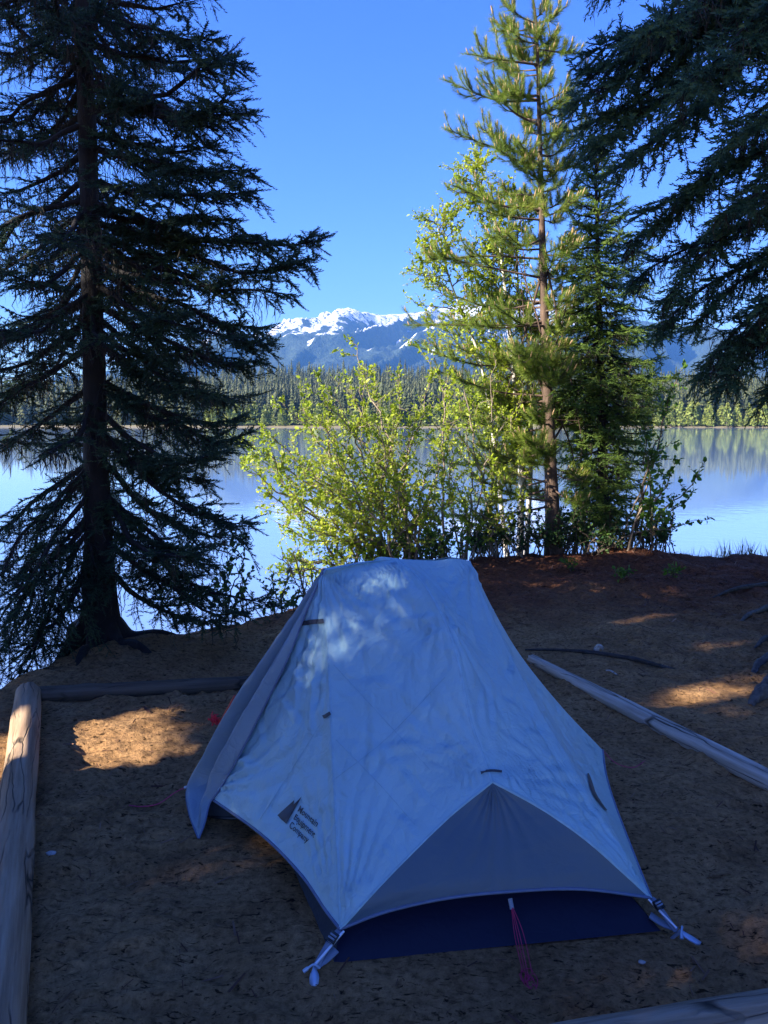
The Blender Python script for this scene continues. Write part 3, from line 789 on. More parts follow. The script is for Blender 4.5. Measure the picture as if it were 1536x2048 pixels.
# inner tent: navy bathtub floor and body inside the fly
fl0, fr0 = at(668, 1926, z=0.010), at(1322, 1862, z=0.010)
corner = [fl0, fr0, mir(fr0), mir(fl0)]
cen = np.mean(corner, 0)
it = MB()
def wall(a, b, top_in=0.20, ht=0.17, n_=40, m_=14):
    t = np.linspace(0, 1, n_)[:, None]; e0 = a*(1-t)+b*t
    inw = cen - (a+b)/2; inw[2] = 0; inw /= np.linalg.norm(inw)
    s_ = np.linspace(0, 1, m_)
    ta, tb = [q + (cen-q)*[1, 1, 0]/np.linalg.norm((cen-q)[:2])*(top_in*1.35) + [0, 0, ht] for q in (a, b)]
    S = e0[:, None]*(1-s_)[None, :, None] + (ta*(1-t)+tb*t)[:, None]*s_[None, :, None]
    bow = (0.020*np.sin(math.pi*t[:, 0]))[:, None]*(s_[None, :])
    S = S + inw*bow[..., None] + inw*(0.004*fbm(S[..., 0]*8, S[..., 1]*8, S[..., 2]*14, 2, 5))[..., None]*np.sin(math.pi*s_)[None, :, None]
    addgrid(it, S)
    return S[:, -1]
tops = [wall(corner[k], corner[(k+1) % 4]) for k in range(4)]
rt = curve([Hp*.5+mir(Hp)*.5 + (Hp-mir(Hp))*0.34 + [0, 0, -.06], RCp-[0, 0, .14], Hp*.5+mir(Hp)*.5 - (Hp-mir(Hp))*0.34 + [0, 0, -.06]], 40)
a_ = rt[0]; z_ = rt[-1]
for k, topc in enumerate(tops):
    tgt = (np.repeat(a_[None], 40, 0), rt, np.repeat(z_[None], 40, 0), rt[::-1])[k]
    s_ = np.linspace(0, 1, 10)[None, :, None]
    S = topc[:, None]*(1-s_) + tgt[:, None]*s_
    S[..., 2] -= 0.10*np.sin(math.pi*s_[..., 0])
    addgrid(it, S)
it.build('inner_tent', M['navy'], tent, True)

# corner webbing with buckle, pole end and patch
def band(mb, pts, w, th=0.002, up=None):
    c = curve(pts, 12); tn = np.gradient(c, axis=0); tn /= np.linalg.norm(tn, axis=1, keepdims=True)
    vd = c - np.array([0, 0, CAM_H]); vd /= np.linalg.norm(vd, axis=1, keepdims=True)
    upv = np.array([0, -0.35, 1.0]) if up is None else np.asarray(up)
    sd = np.cross(tn, upv); sd /= np.linalg.norm(sd, axis=1, keepdims=True); nn = np.cross(sd, tn)
    w = np.broadcast_to(np.asarray(w, float), (12,))[:, None]
    S = np.stack([c-sd*w/2-nn*th, c-sd*w/2+nn*th, c+sd*w/2+nn*th, c+sd*w/2-nn*th, c-sd*w/2-nn*th], 1)
    addgrid(mb, S)
def corner_kit(fc, buckle0, buckle1, ring, pole0, patch0, patch1):
    s_ = MB(); band(s_, [fc, buckle0, buckle1, ring], 0.019); 
    so = org(s_.build('strap', M['web'], tent), tent)
    b = MB(); band(b, [buckle0*1.0+[0, -.004, .006], buckle1+[0, -.004, .006]], 0.030, 0.005)
    bo = org(b.build('buckle', M['buckle'], so), tent)
    b = MB()
    for q in (0.35, 0.65):
        c = buckle0*(1-q)+buckle1*q + [0, -.008, .012]; ax_ = np.cross(buckle1-buckle0, [0, -.35, 1]); ax_ /= np.linalg.norm(ax_)
        b.tube([c-ax_*0.011, c+ax_*0.011], 0.003, 6)
    b.build('slider_bar', M['web'], so)
    b = MB(); b.tube(curve([pole0, ring+[0, -.003, .012]], 6), 0.0042, 8); b.build('pole_end', M['alu'], tent)
    b = MB(); band(b, [patch0, patch1, ring+[0.004, 0, .004]], [0.024]*8+[0.02]*4, 0.0025); b.build('floor_patch', M['web'], tent)
rl = at(630, 1936, z=0.03)
corner_kit(FL+[0, .004, -.006], at(672, 1868, z=0.088), at(658, 1886, z=0.075), rl, FL+[.012, -.004, -.004], at(672, 1899, z=0.045), at(655, 1915, z=0.036))
rr_ = at(1352, 1862, z=0.03)
corner_kit(FR+[0.004, .004, -.006], at(1310, 1803, z=0.09), at(1322, 1820, z=0.075), rr_, FR+[-.01, -.004, -.004], at(1300, 1830, z=0.05), at(1322, 1845, z=0.036))

# pegs (Y-shaped stakes pushed into the dirt)
def peg(name, pix0, pix1, label, side):
    a = at(*pix0, z=0.028); b = at(*pix1, z=0.006)
    o = thing(name, tuple(map(float, a)), label, 'tent peg', 'tent pegs holding the foot corners')
    bl = MB(); d = (b-a)/np.linalg.norm(b-a); sd = np.cross(d, [0, 0, 1.]); sd /= np.linalg.norm(sd); up = np.cross(sd, d)
    t = np.array([0, .25, .5, .8, .93, 1.0]); wd = np.array([.006, .013, .015, .013, .008, .002])
    L_ = np.linalg.norm(b-a)
    c = a + d*(t*L_)[:, None]
    S = np.stack([c-sd*wd[:, None]-up*.003, c-sd*wd[:, None]*.9+up*.001, c+up*.0085, c+sd*wd[:, None]*.9+up*.001, c+sd*wd[:, None]-up*.003, c-up*.005, c-sd*wd[:, None]-up*.003], 1)
    addgrid(bl, S); bl.tube([a-d*.002+up*.002, a-d*.03-up*.09], [.006, .004], 6); bl.build('blade', M['peg'], o)
    lp = MB(); r0 = a + up*.004
    lp.tube(curve([r0-sd*.016, r0+up*.014-d*.004, r0+sd*.018+up*.004, r0+sd*.032-up*.004+d*.006], 14), [.0035]*10+[.006]*4, 8)
    lp.build('hook', M['peg'], o)
peg('tent_peg', (629, 1938), (628, 1974), 'pale blue metal peg at the near left foot corner of the tent', -1)
peg('tent_peg', (1362, 1864), (1401, 1888), 'pale blue metal peg at the near right foot corner of the tent', 1)

# cords
cd = MB()
g0 = at(1022, 1806, y=2.30)
for k in range(4):
    q = at(1046+6*k, 1945+8*(k % 3), z=0.012); mid = (g0*.5+q*.5)+[0.004*(k-1.5), 0, 0.004*k]
    cd.tube(curve([g0, mid, q], 14), 0.0013, 5)
for k in range(7):
    r_ = np.random.default_rng(k); c = at(1052+r_.uniform(-8, 14), 1950+r_.uniform(-10, 14), z=0.012)
    ph = np.linspace(0, 5, 12); cd.tube(np.stack([c[0]+.012*np.cos(ph+k), c[1]+.025*np.sin(ph+k)-.004*k, .012+.004*np.cos(2*ph)], -1), 0.0013, 5)
cd.build('guyline', M['pink'], tent)
tb = MB(); band(tb, [at(1020, 1797, y=2.295), at(1024, 1818, y=2.285)], 0.014); tb.build('hem_loop', M['web'], tent)
cd = MB(); cd.tube(curve([at(470, 1392, y=3.42), at(456, 1418, y=3.45), at(441, 1444, y=3.47)], 8), 0.0075, 6); cd.build('zip_pull', M['orange'], tent)
cd = MB(); c0 = at(441, 1444, y=3.47)
for k in range(26):
    r_ = np.random.default_rng(60+k); e_ = at(424+r_.uniform(-4, 8), 1438+r_.uniform(-6, 7), y=3.47+r_.uniform(-.03, .03))
    cd.tube(curve([c0, c0*.5+e_*.5+r_.normal(0, .008, 3), e_, e_+r_.normal(0, .012, 3)], 9), 0.0028, 4)
gb = cd.build('cord_bundle', M['red'], tent)
cd = MB(); w_ = VL+[0, 0, 0]
cd.tube(curve([w_, at(350, 1585, z=.06), at(318, 1607, z=.02), at(285, 1613, z=.012), at(258, 1611, z=.01)], 30), 0.0022, 5); cd.build('guyline', M['pink'], tent)
cd = MB(); cd.tube(curve([VR, at(1230, 1525, z=.05), at(1265, 1535, z=.02), at(1290, 1522, z=.015)], 20), 0.002, 5); cd.build('guyline', M['pink'], tent)
tb = MB(); tb.tube([VL+[0.004, 0, 0], VL+[-.014, 0, -.006]], .006, 6); tb.build('corner_toggle', M['alu'], tent)
# dark red sliver of the inner door behind the flap
rd = MB(); S = np.array([[at(486, 1378, y=3.30), at(480, 1400, y=3.30), at(462, 1428, y=3.30)], [at(500, 1385, y=3.28), at(495, 1405, y=3.28), at(476, 1432, y=3.28)]]); addgrid(rd, S); rd.build('inner_door', plain('inner_door_red', (0.20, 0.015, 0.02), 0.6), tent)

# shoe under the hem
sh = thing('shoe', tuple(map(float, at(452, 1622, z=0.0))), 'dark grey shoe lying half hidden under the left hem of the tent', 'shoe')
c = at(452, 1618, z=0.03); th = np.linspace(0, 2*math.pi, 24, endpoint=False)
def shoe_ring(z, k, wk): return np.stack([c[0] + 0.13*k*np.cos(th)*(1+0.05*np.cos(th)), c[1] + 0.045*wk*np.sin(th)*(1+0.25*np.cos(th)), np.full(24, z)], -1)
up_ = MB(); rings = [shoe_ring(.018, 1.0, 1.0), shoe_ring(.035, 1.0, 1.02), shoe_ring(.055, .93, .9), shoe_ring(.068, .72, .6), shoe_ring(.072, .4, .2)]
S = np.stack(rings + [], 0); S = np.concatenate([S, S[:, :1]], 1); addgrid(up_, S); up_.build('upper', M['shoe'], sh, True)
so_ = MB(); S = np.stack([shoe_ring(0.0, .96, .95), shoe_ring(.002, 1.05, 1.1), shoe_ring(.02, 1.05, 1.1), shoe_ring(.021, .99, .99)], 0); S = np.concatenate([S, S[:, :1]], 1); addgrid(so_, S); so_.build('sole', M['buckle'], sh)

# ------------------------------------------------------------------ trees
def needle_sprig(seed, nn=18, nl=0.29, w=0.085, flat=0.25):
    """one shoot along +x, needles all round it"""
    r_ = np.random.default_rng(seed); V = []; F = []
    for k in range(nn):
        x = (k+.5)/nn*0.98; a = k*2.4 + r_.uniform(-.4, .4); tl = R(r_.uniform(35, 60))
        d = np.array([math.cos(tl), math.sin(tl)*math.cos(a), math.sin(tl)*math.sin(a)*(1-flat)+0.12])
        L_ = nl*r_.uniform(.8, 1.15)*(1.05-0.35*x); s_ = np.array([-math.sin(a)*.0, -math.sin(a), math.cos(a)])*w
        b_ = len(V); o_ = np.array([x, 0, 0])
        V += [o_ - s_*.5, o_ + s_*.5, o_ + d*L_*0.65 + s_*.4, o_ + d*L_]; F += [[b_, b_+1, b_+2, b_+3]]
    return np.array(V), np.array(F)
SPRIG = [needle_sprig(k) for k in range(4)]
PTUFT = [needle_sprig(20+k, 30, 0.85, 0.036, 0.0) for k in range(3)]
LEAF = (np.array([(0, 0, 0), (.3, .30, .07), (.72, .24, .05), (1, 0, -.06), (.72, -.24, .05), (.3, -.30, .07)], float), np.array([[0, 3, 2, 1], [0, 5, 4, 3]]))

def lerp_path(p, t):
    i = np.linspace(0, 1, len(p)); return np.stack([np.interp(t, i, p[:, k]) for k in range(3)], -1)

class Spruce:
    def __init__(s, seed):
        s.r = np.random.default_rng(seed); s.wood = MB(); s.lich = MB(); s.P = []; s.D = []; s.S = []
    def branch(s, a, tip, sag=0.12, dens=1.0, r0=0.02, bare=0.28, wid=0.40, lich=1.0, fan=0.03, droop=0.35, sz=1.0, maxl2=0.55):
        r = s.r; a = np.asarray(a, float); tip = np.asarray(tip, float)
        L = np.linalg.norm(tip-a)
        if L < 0.05: return
        mid = a*.5+tip*.5 + [0, 0, -sag*L] + r.normal(0, .025*L, 3)
        q3 = a*.2+tip*.8 + [0, 0, -sag*L*.75] + r.normal(0, .015*L, 3)
        path = curve([a, mid, q3, tip], 14)
        w_ = np.linspace(0, 1, 14)*(1-np.linspace(0, 1, 14))*4
        path[:, 2] += 0.030*L*noise(np.linspace(0, 5, 14)+r.uniform(0, 99), 0, 0, 4)*w_
        path[:, :2] += 0.035*L*np.stack([noise(np.linspace(0, 4, 14)+r.uniform(0, 99), 3, 0, 4), noise(np.linspace(0, 4, 14)+r.uniform(0, 99), 7, 0, 4)], -1)*w_[:, None]
        cs = r.uniform(0, 99)
        s.wood.tube(path, r0*(1-np.linspace(0, 1, 14))**0.8+0.0025, 5, cap=False)
        ax = (tip-a)/L; side = np.cross(ax, [0, 0, 1.]); side /= np.linalg.norm(side)+1e-9
        n_ = max(3, int(L/0.045)); ts = np.linspace(.07, 1, n_)
        for t in ts:
            p0 = lerp_path(path, t); tg = lerp_path(path, min(1, t+.06)) - lerp_path(path, t-.06); tg /= np.linalg.norm(tg)
            for sg in (-1, 1):
                if r.random() > 0.93: continue
                ang = R(r.uniform(42, 68)); grow = 0.35+0.65*min(1, t/bare)
                l2 = min(maxl2, (wid*L*(1-t)**.75 + .09)*grow*(r.uniform(.45, 1.1)+(.5 if r.random() < .12 else 0)))
                d = tg*math.cos(ang) + side*sg*math.sin(ang) + np.array([0, 0, r.normal(-.08, .30)])
                d /= np.linalg.norm(d)
                u_ = np.linspace(0, 1, 4)[:, None]
                tw = p0 + d*u_*l2 + np.array([0, 0, -droop*(r.uniform(-.3, 1.6) if r.random() < .85 else 3.2)])*l2*u_**2 + np.vstack([np.zeros(3), r.normal(0, .05, (3, 3))*l2])
                s.wood.tube(tw, np.linspace(.0042, .0015, 4), 3, cap=False)
                live = dens*(0.25+0.75*float(smooth(bare*.5, bare*1.25, t)))*float(np.clip(.80+1.1*noise(t*L*4.5+cs, sg*3, 0, 9), .12, 1) if t < .9 else 1)
                if r.random() < (1-live)*0.8:
                    s.dead(tw, l2, lich); continue
                m_ = max(2, int(l2/fan)); q = (np.arange(m_)+.6)/m_
                pp = lerp_path(tw, q); 
                for sg2 in (-1, 1):
                    keep = r.random(m_) < .92
                    an = R(48)+r.normal(0, .15, m_); sd2 = np.cross(d, [0, 0, 1.]); sd2 /= np.linalg.norm(sd2)+1e-9
                    dd = d*np.cos(an)[:, None] + sg2*sd2*np.sin(an)[:, None] + np.array([0, 0, -.05]) + r.normal(0, .26, (m_, 3))
                    s.P.append(pp[keep]); s.D.append(dd[keep]); s.S.append(((.038+.066*r.random(m_)**1.5)*(1.15-.5*q)*sz)[keep])
                s.P.append(tw[-1:]); s.D.append((tw[-1]-tw[-2])[None]); s.S.append(np.array([.075*sz]))
                s.P.append(pp); s.D.append(np.repeat((tw[-1]-tw[0])[None], m_, 0)+r.normal(0, .05, (m_, 3))*l2); s.S.append(np.full(m_, .05*sz))
                if r.random() < 0.10*lich: s.dead(tw, l2, lich)
        s.P.append(lerp_path(path, np.linspace(.5, 1, 10))); s.D.append(np.repeat(ax[None], 10, 0)); s.S.append(np.full(10, .07*sz))
        s.P.append(path[-1:]); s.D.append((path[-1]-path[-2])[None]); s.S.append(np.array([.09*sz]))
    def dead(s, tw, l2, lich):
        r = s.r
        for k in range(int(r.integers(2, 8)*lich+.5)):
            o_ = lerp_path(tw, r.uniform(.1, 1)); ln = r.uniform(.03, .17)
            x = o_ + np.array([0, 0, -1.])*ln*np.linspace(0, 1, 4)[:, None] + r.normal(0, .012, (4, 3))
            x[0] = o_; w = np.array([.0012, .0026, .0018, .0004])*r.uniform(.6, 1.5); a = r.uniform(0, 3.14); sd = np.array([math.cos(a), math.sin(a), 0])
            S = np.stack([x-sd*w[:, None], x+sd*w[:, None]], 1); addgrid2(s.lich, S)
    def finish(s, root, needle, bark, trunk_mb, lichen=True, gap=False):
        P = np.vstack(s.P); D = np.vstack(s.D); S = np.concatenate(s.S); fo = MB()
        if gap: q = unlit(P, .03); P, D, S = P[q], D[q], S[q]
        pk = s.r.integers(0, 4, len(P)); up = np.tile([0, 0, 1.], (len(P), 1)) + s.r.normal(0, .35, (len(P), 3))
        for k in range(4):
            q = pk == k; fo.scatter(SPRIG[k][0], SPRIG[k][1], P[q], D[q], up[q], S[q])
        trunk_mb.build('trunk', bark, root, True); s.wood.build('branch', bark, root); fo.build('foliage', needle, root)
        if lichen and s.lich.n: s.lich.build('lichen', M['lichen'], root)
        return len(P)
def addgrid2(mb, S):
    nu, nv = S.shape[:2]
    i = np.arange(nu-1)[:, None]*nv + np.arange(nv-1)[None, :]
    mb.add(S.reshape(-1, 3), np.stack([i, i+1, i+nv+1, i+nv], -1).reshape(-1, 4))

def trunk_tube(pts, rad, k=14, rough=0.06, flare=0.0, seed=0):
    mb = MB(); c = curve(pts, 60); t = np.linspace(0, 1, 60)
    r_ = np.interp(t, np.linspace(0, 1, len(rad)), rad)
    th = np.arange(k)*2*math.pi/k
    V = np.zeros((60, k, 3))
    for j in range(k):
        rr = r_*(1 + rough*noise(np.cos(th[j])*2+5, np.sin(th[j])*2, t*40, seed) + flare*np.exp(-t*28)*(1+.5*np.sin(th[j]*5+1)))
        V[:, j, 0] = c[:, 0]+rr*math.cos(th[j]); V[:, j, 1] = c[:, 1]+rr*math.sin(th[j]); V[:, j, 2] = c[:, 2]
    V = np.concatenate([V, V[:, :1]], 1); addgrid2(mb, V)
    return mb

# --- big dark spruce on the left
LB = np.array([-2.10, 5.55, 0.0]); LB[2] = float(gz(LB[0], LB[1]))-.05
lt = thing('spruce_tree', tuple(map(float, LB)), 'big dark spruce draped with lichen at the bank edge, left of the tent', 'tree')
LTOP = np.array([-2.02, 5.62, 8.3])
sp_ = Spruce(101)
def ltrunk(z): 
    t = (z-LB[2])/(LTOP[2]-LB[2]); return LB*(1-t)+LTOP*t
lr = sp_.r
# branches whose tips make the outline against the sky, read off the photograph (attach height, tip u, tip v)
tips = [(4.55, 372, 5), (4.45, 428, 78), (4.25, 455, 110), (4.05, 478, 128), (3.95, 492, 226), (3.75, 455, 190), (3.65, 430, 290), (3.5, 492, 340), (3.35, 494, 384), (3.2, 466, 440), (3.15, 468, 476),
        (3.05, 636, 480), (2.95, 610, 520), (2.9, 575, 588), (2.75, 470, 560), (2.72, 528, 655), (2.6, 538, 690), (2.5, 505, 722), (2.3, 425, 790), (2.2, 456, 800), (1.95, 470, 838), (1.9, 492, 868), (1.75, 440, 905), (1.6, 410, 960), (1.55, 494, 1048), (1.45, 470, 1075), (1.2, 430, 1130), (1.1, 400, 1105), (0.95, 535, 1205), (0.85, 480, 1225), (0.6, 430, 1245)]
for (h, u, v) in tips:
    y = 5.55 + lr.uniform(-.75, .35)
    tip = at(u, v, y=y); st = ltrunk(h + lr.uniform(-.05, .05))
    sp_.branch(st, tip, sag=0.06+0.04*(h < 2.2), dens=1.0, r0=0.024, bare=.30, wid=.30, droop=.16, fan=.027, maxl2=.30, sz=1.2)
# the rest of the crown all round
for k in range(215):
    h = 0.45 + 6.9*((k+lr.random())/215)**.8
    a = k*2.39996 + lr.uniform(-.4, .4)
    if math.cos(a) > .55 and h < 4.7: continue
    Rm = np.interp(h, [0.3, 1.0, 2.5, 4.5, 6.5, 8.0], [1.1, 1.45, 1.55, 1.1, .55, .12])*lr.uniform(.6, 1.1)
    dz = np.interp(h, [.3, 2, 4, 8], [-.42, -.35, -.12, .25])*Rm + lr.normal(0, .06)
    if math.sin(a) < -.45:
        if lr.random() < .6 or h < 1.6: continue
        Rm *= .75
    if h < 2.4 and lr.random() < .35: continue
    st = ltrunk(h); tip = st + np.array([math.cos(a)*Rm, math.sin(a)*Rm, dz])
    sp_.branch(st, tip, sag=.10, dens=.62 if h < 4 else .8, r0=.020, bare=.42, wid=.30, fan=.034, lich=1.4, droop=.2, sz=1.15, maxl2=.34)
# low drooping boughs at the left frame edge
for (h, u, v, y) in ((1.1, 15, 1260, 5.1), (.95, 60, 1330, 5.0), (1.0, -30, 1350, 4.9), (.9, 110, 1300, 5.2), (1.3, -60, 1200, 5.2), (.8, 30, 1395, 4.85), (1.2, -20, 1290, 4.8), (1.4, 40, 1180, 5.2)):
    sp_.branch(ltrunk(h), at(u, v, y=y), sag=-.06, dens=.95, r0=.018, bare=.35, wid=.40)
tr = trunk_tube([LB, LB*.5+LTOP*.5+[.02, 0, 0], LTOP], [.112, .082, .068, .054, .040, .026, .008], 16, .10, .75, 3)
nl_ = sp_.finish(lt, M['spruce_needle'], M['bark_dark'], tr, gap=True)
rt_ = MB()
for k in range(7):
    a = k*.9+.3; d = np.array([math.cos(a), math.sin(a), 0]); pts_ = [LB+d*.11+[0, 0, .22], LB+d*.22+[0, 0, .10]]
    for q in (.42, .65):
        w = LB+d*q; w[2] = float(gz(w[0], w[1]))+.005-.05*(q > .6); pts_.append(w)
    rt_.tube(curve(pts_, 14), np.linspace(.06, .015, 14), 7)
rt_.build('root', M['bark_dark'], lt, True)

# --- spruce on the right: trunk outside the frame, boughs overhanging
RB = np.array([3.35, 4.95, 0.]); RB[2] = float(gz(RB[0], RB[1]))-.03
rt = thing('spruce_tree', tuple(map(float, RB)), 'dark spruce on the right whose drooping boughs overhang the frame from the top right', 'tree')
RTOP = np.array([3.45, 5.1, 11.5]); sr = Spruce(202); rr = sr.r
def rtrunk(z): t = z/RTOP[2]; return RB*(1-t)+RTOP*t
rtips = [(5.4, 1215, -40, 4.6), (5.2, 1200, 95, 4.5), (5.0, 1185, 150, 4.6), (4.9, 1160, 200, 4.5), (4.7, 1180, 245, 4.7), (4.6, 1195, 285, 4.5), (4.5, 1240, 330, 4.3), (4.9, 1300, 60, 3.9), (4.7, 1380, 170, 3.7), (4.2, 1500, 260, 3.7),
         (4.0, 1290, 425, 5.0), (3.9, 1265, 480, 5.1), (3.6, 1330, 600, 5.0), (3.5, 1460, 420, 4.3), (3.3, 1325, 655, 5.2), (3.2, 1390, 650, 5.0), (3.0, 1420, 720, 4.8), (2.9, 1450, 770, 4.7), (2.9, 1400, 750, 5.2), (3.2, 1535, 600, 4.3), (2.75, 1540, 790, 4.6), (3.4, 1270, 560, 5.6)]
for (h, u, v, y) in rtips:
    sr.branch(rtrunk(h+.15), at(u, v, y=y), sag=-.02 if v > 150 else .04, dens=.88, r0=.026, bare=.30, wid=.26, droop=.22, lich=1.1 if v < 480 else 3.0, fan=.042, sz=1.55, maxl2=.23)
for k in range(22):
    h = 3.6 + 7.0*(k+rr.random())/22; a = k*2.39996
    Rm = np.interp(h, [2, 4, 7, 11], [1.9, 2.0, 1.3, .2])*rr.uniform(.6, 1.05); st = rtrunk(h)
    tip = st+np.array([math.cos(a)*Rm, math.sin(a)*Rm, -.35*Rm])
    if h < 5 and 768+FPX*tip[0]/tip[1] < 1330: continue
    sr.branch(st, tip, sag=-.02, dens=.4 if h < 4.5 else .75, r0=.022, bare=.45, wid=.26, droop=.3, fan=.046, lich=1.8, sz=1.6, maxl2=.25)
tr = trunk_tube([RB, RB*.5+RTOP*.5, RTOP], [.20, .16, .12, .08, .02], 16, .1, .6, 9)
sr.finish(rt, M['spruce_teal'], M['bark_dark'], tr)
def knobby(pts, rad, seed, k=14, amp=.42):
    c = curve(pts, 40); r_ = np.interp(np.linspace(0, 1, 40), np.linspace(0, 1, len(rad)), rad)
    tn = np.gradient(c, axis=0); tn /= np.linalg.norm(tn, axis=1, keepdims=True)
    a = np.cross(tn, [0, 0, 1.]); a /= np.linalg.norm(a, axis=1, keepdims=True); b = np.cross(a, tn)
    th = np.arange(k+1)*2*math.pi/k
    rr_2 = r_[:, None]*(1+amp*noise(np.cos(th)[None]*1.5+np.arange(40)[:, None]*.28, np.sin(th)[None]*1.5, np.arange(40)[:, None]*.2, seed)+.5*amp*noise(np.cos(th)[None]*4+np.arange(40)[:, None]*.9, np.sin(th)[None]*4, 0, seed+1))
    S = c[:, None]+rr_2[..., None]*(np.cos(th)[None, :, None]*a[:, None]+np.sin(th)[None, :, None]*b[:, None])
    mb = MB(); addgrid2(mb, S); return mb
M['root'] = bark_mat('weathered_root', (0.035, 0.03, 0.026), (0.16, 0.14, 0.12), 22, 1.0, .9)
M['dark_root'] = bark_mat('dark_root', (0.018, 0.014, 0.012), (0.08, 0.065, 0.055), 22, 1.0, .9)
def G(u, v, dz=0.0):
    p_ = at(u, v, z=0.0); p_[2] = float(gz(p_[0], p_[1]))+dz; return p_
for pts_, rad, sd in (([RB+[-.15, .05, .1], G(1600, 1285, .04), G(1535, 1287, .045), G(1508, 1296, .0)], [.09, .06, .045, .03, .008], 1),
                      ([RB+[-.15, -.1, .1], G(1600, 1320, .05), G(1545, 1322, .055), G(1516, 1330, .035), G(1503, 1347, -.01)], [.09, .05, .034, .026, .008], 2),
                      ([RB+[-.1, -.2, .1], G(1620, 1375, .05), G(1545, 1383, .05), G(1518, 1392, .02), G(1500, 1404, -.03)], [.10, .09, .075, .06, .02], 3),
                      ([RB+[-.1, .2, .05], G(1580, 1210, .03), G(1500, 1232, .02), G(1480, 1243, -.01)], [.06, .035, .03, .012], 4)):
    knobby(pts_, rad, sd).build('root', M['root'], rt, True)

# --- tall lodgepole pine right of centre
PB = np.array([2.13, 9.5, 0.]); PB[2] = float(gz(*PB[:2]))-.05
pt_ = thing('pine_tree', tuple(map(float, PB)), 'tall sunlit pine with a bare reddish trunk, right of the tent behind the bank', 'tree')
ptr = [PB, at(1100, 900, y=9.5), at(1088, 600, y=9.5), at(1080, 300, y=9.5), at(1073, 60, y=9.5), at(1062, -25, y=9.5)]
pc = curve(ptr, 120)
trunk_tube(ptr, [.105, .082, .064, .052, .042, .030, .022, .010], 12, .06, .25, 5).build('trunk', M['bark_pine'], pt_, True)
pw = MB(); PP, PD, PS = [], [], []; cand = MB(); pr_ = np.random.default_rng(33)
def pine_at_v(v):
    vv = 1024+FPX*0  # find trunk point by its height
    z = at(1085, v, y=9.5)[2]; k = np.argmin(abs(pc[:, 2]-z)); return pc[k]
def brush(path, t0, dens=1.0, ns=.032):
    L = np.linalg.norm(np.diff(path, axis=0), axis=1).sum(); n_ = max(2, int(L*(1-t0)/ns*dens))
    t = t0+(1-t0)*(np.arange(n_)+.5)/n_; p = lerp_path(path, t); d = lerp_path(path, np.minimum(1, t+.05))-lerp_path(path, t-.05)
    d /= np.linalg.norm(d, axis=1, keepdims=True)+1e-9
    PP.append(p); PD.append(d+pr_.normal(0, .12, d.shape)); PS.append(pr_.uniform(.075, .10, n_))
def candle(p, d):
    d = np.asarray(d)/np.linalg.norm(d)*.4+[0, 0, .9]; l_ = pr_.uniform(.035, .075)
    cand.tube(np.array([p, p+d*l_*.5, p+d*l_]), [.006, .008, .003], 5)
def pine_branch(v, u, tv, dy=None, nsub=10, dead=False, sag=.06):
    a = pine_at_v(v); y = 9.5+(pr_.uniform(-.5, .5) if dy is None else dy); tip = at(u, tv, y=y); L = np.linalg.norm(tip-a)
    path = curve([a, a*.5+tip*.5+[0, 0, -sag*L]+pr_.normal(0, .03*L, 3), tip], 14)
    pw.tube(path, np.linspace(.006+.011*min(1, L), .003, 14), 5, cap=False)
    if dead:
        for k in range(5):
            o_ = lerp_path(path, pr_.uniform(.3, 1)); pw.tube(curve([o_, o_+pr_.normal(0, .12, 3)], 4), [.004, .003, .002, .001], 3, cap=False)
        return
    brush(path, .45 if L > .5 else .15); candle(path[-1], path[-1]-path[-3])
    ax = (tip-a)/L; side = np.cross(ax, [0, 0, 1.]); side /= np.linalg.norm(side)
    for k in range(nsub):
        t = pr_.uniform(.3, .95); o_ = lerp_path(path, t); l2 = pr_.uniform(.16, .36)*min(1, L)*(1.15-.5*t)
        d = ax*.65+side*pr_.choice([-1, 1])*pr_.uniform(.3, .9)+[0, 0, pr_.uniform(.0, .55)]; d /= np.linalg.norm(d)
        sp2 = curve([o_, o_+d*l2*.5-[0, 0, .02], o_+d*l2+[0, 0, .03]], 8); pw.tube(sp2, np.linspace(.006, .003, 8), 4, cap=False); brush(sp2, .1); candle(sp2[-1], d)
for b_ in [(45, 1012, 8), (60, 988, 62), (125, 936, 108), (150, 1000, 130), (205, 890, 160), (250, 970, 150), (310, 892, 258), (330, 960, 255), (360, 1010, 300), (420, 905, 370), (440, 960, 420), (500, 978, 470), (520, 860, 520), (560, 850, 508), (600, 905, 590), (650, 818, 650), (640, 910, 640), (720, 822, 690), (720, 930, 700), (790, 870, 740), (800, 950, 770), (860, 920, 830), (900, 880, 925), (930, 960, 890), (980, 905, 1000), (1000, 960, 960), (1010, 900, 1030),
           (40, 1095, 12), (95, 1148, 105), (140, 1112, 90), (210, 1170, 140), (235, 1150, 190), (275, 1180, 255), (345, 1150, 330), (300, 1120, 270), (420, 1135, 385), (440, 1125, 440), (510, 1150, 470), (560, 1150, 540), (640, 1150, 610), (700, 1140, 690), (770, 1150, 740), (830, 1160, 860), (930, 1170, 960), (980, 1165, 1010)]:
    pine_branch(*b_)
for k in range(80):      # towards and away from the viewer
    v = pr_.uniform(40, 1000); u = 1085+pr_.uniform(-100, 60); L = np.interp(v, [0, 300, 700, 1000], [.3, .7, 1.1, .9]); dy = pr_.choice([-1, 1])*L*pr_.uniform(.6, 1)
    pine_branch(v, u, v-pr_.uniform(0, 40), dy)
for k in range(16): pine_branch(pr_.uniform(450, 950), 1085+pr_.choice([-1, 1])*pr_.uniform(40, 90), pr_.uniform(430, 1000), None, dead=True)
top = curve([at(1073, 60, y=9.5), at(1062, -25, y=9.5)], 8); brush(top, 0, 1.5); candle(top[-1], [0, 0, 1])
brush(curve([at(1083, 400, y=9.5), at(1073, 60, y=9.5)], 30), .2, .5)
pw.build('branch', M['bark_pine'], pt_)
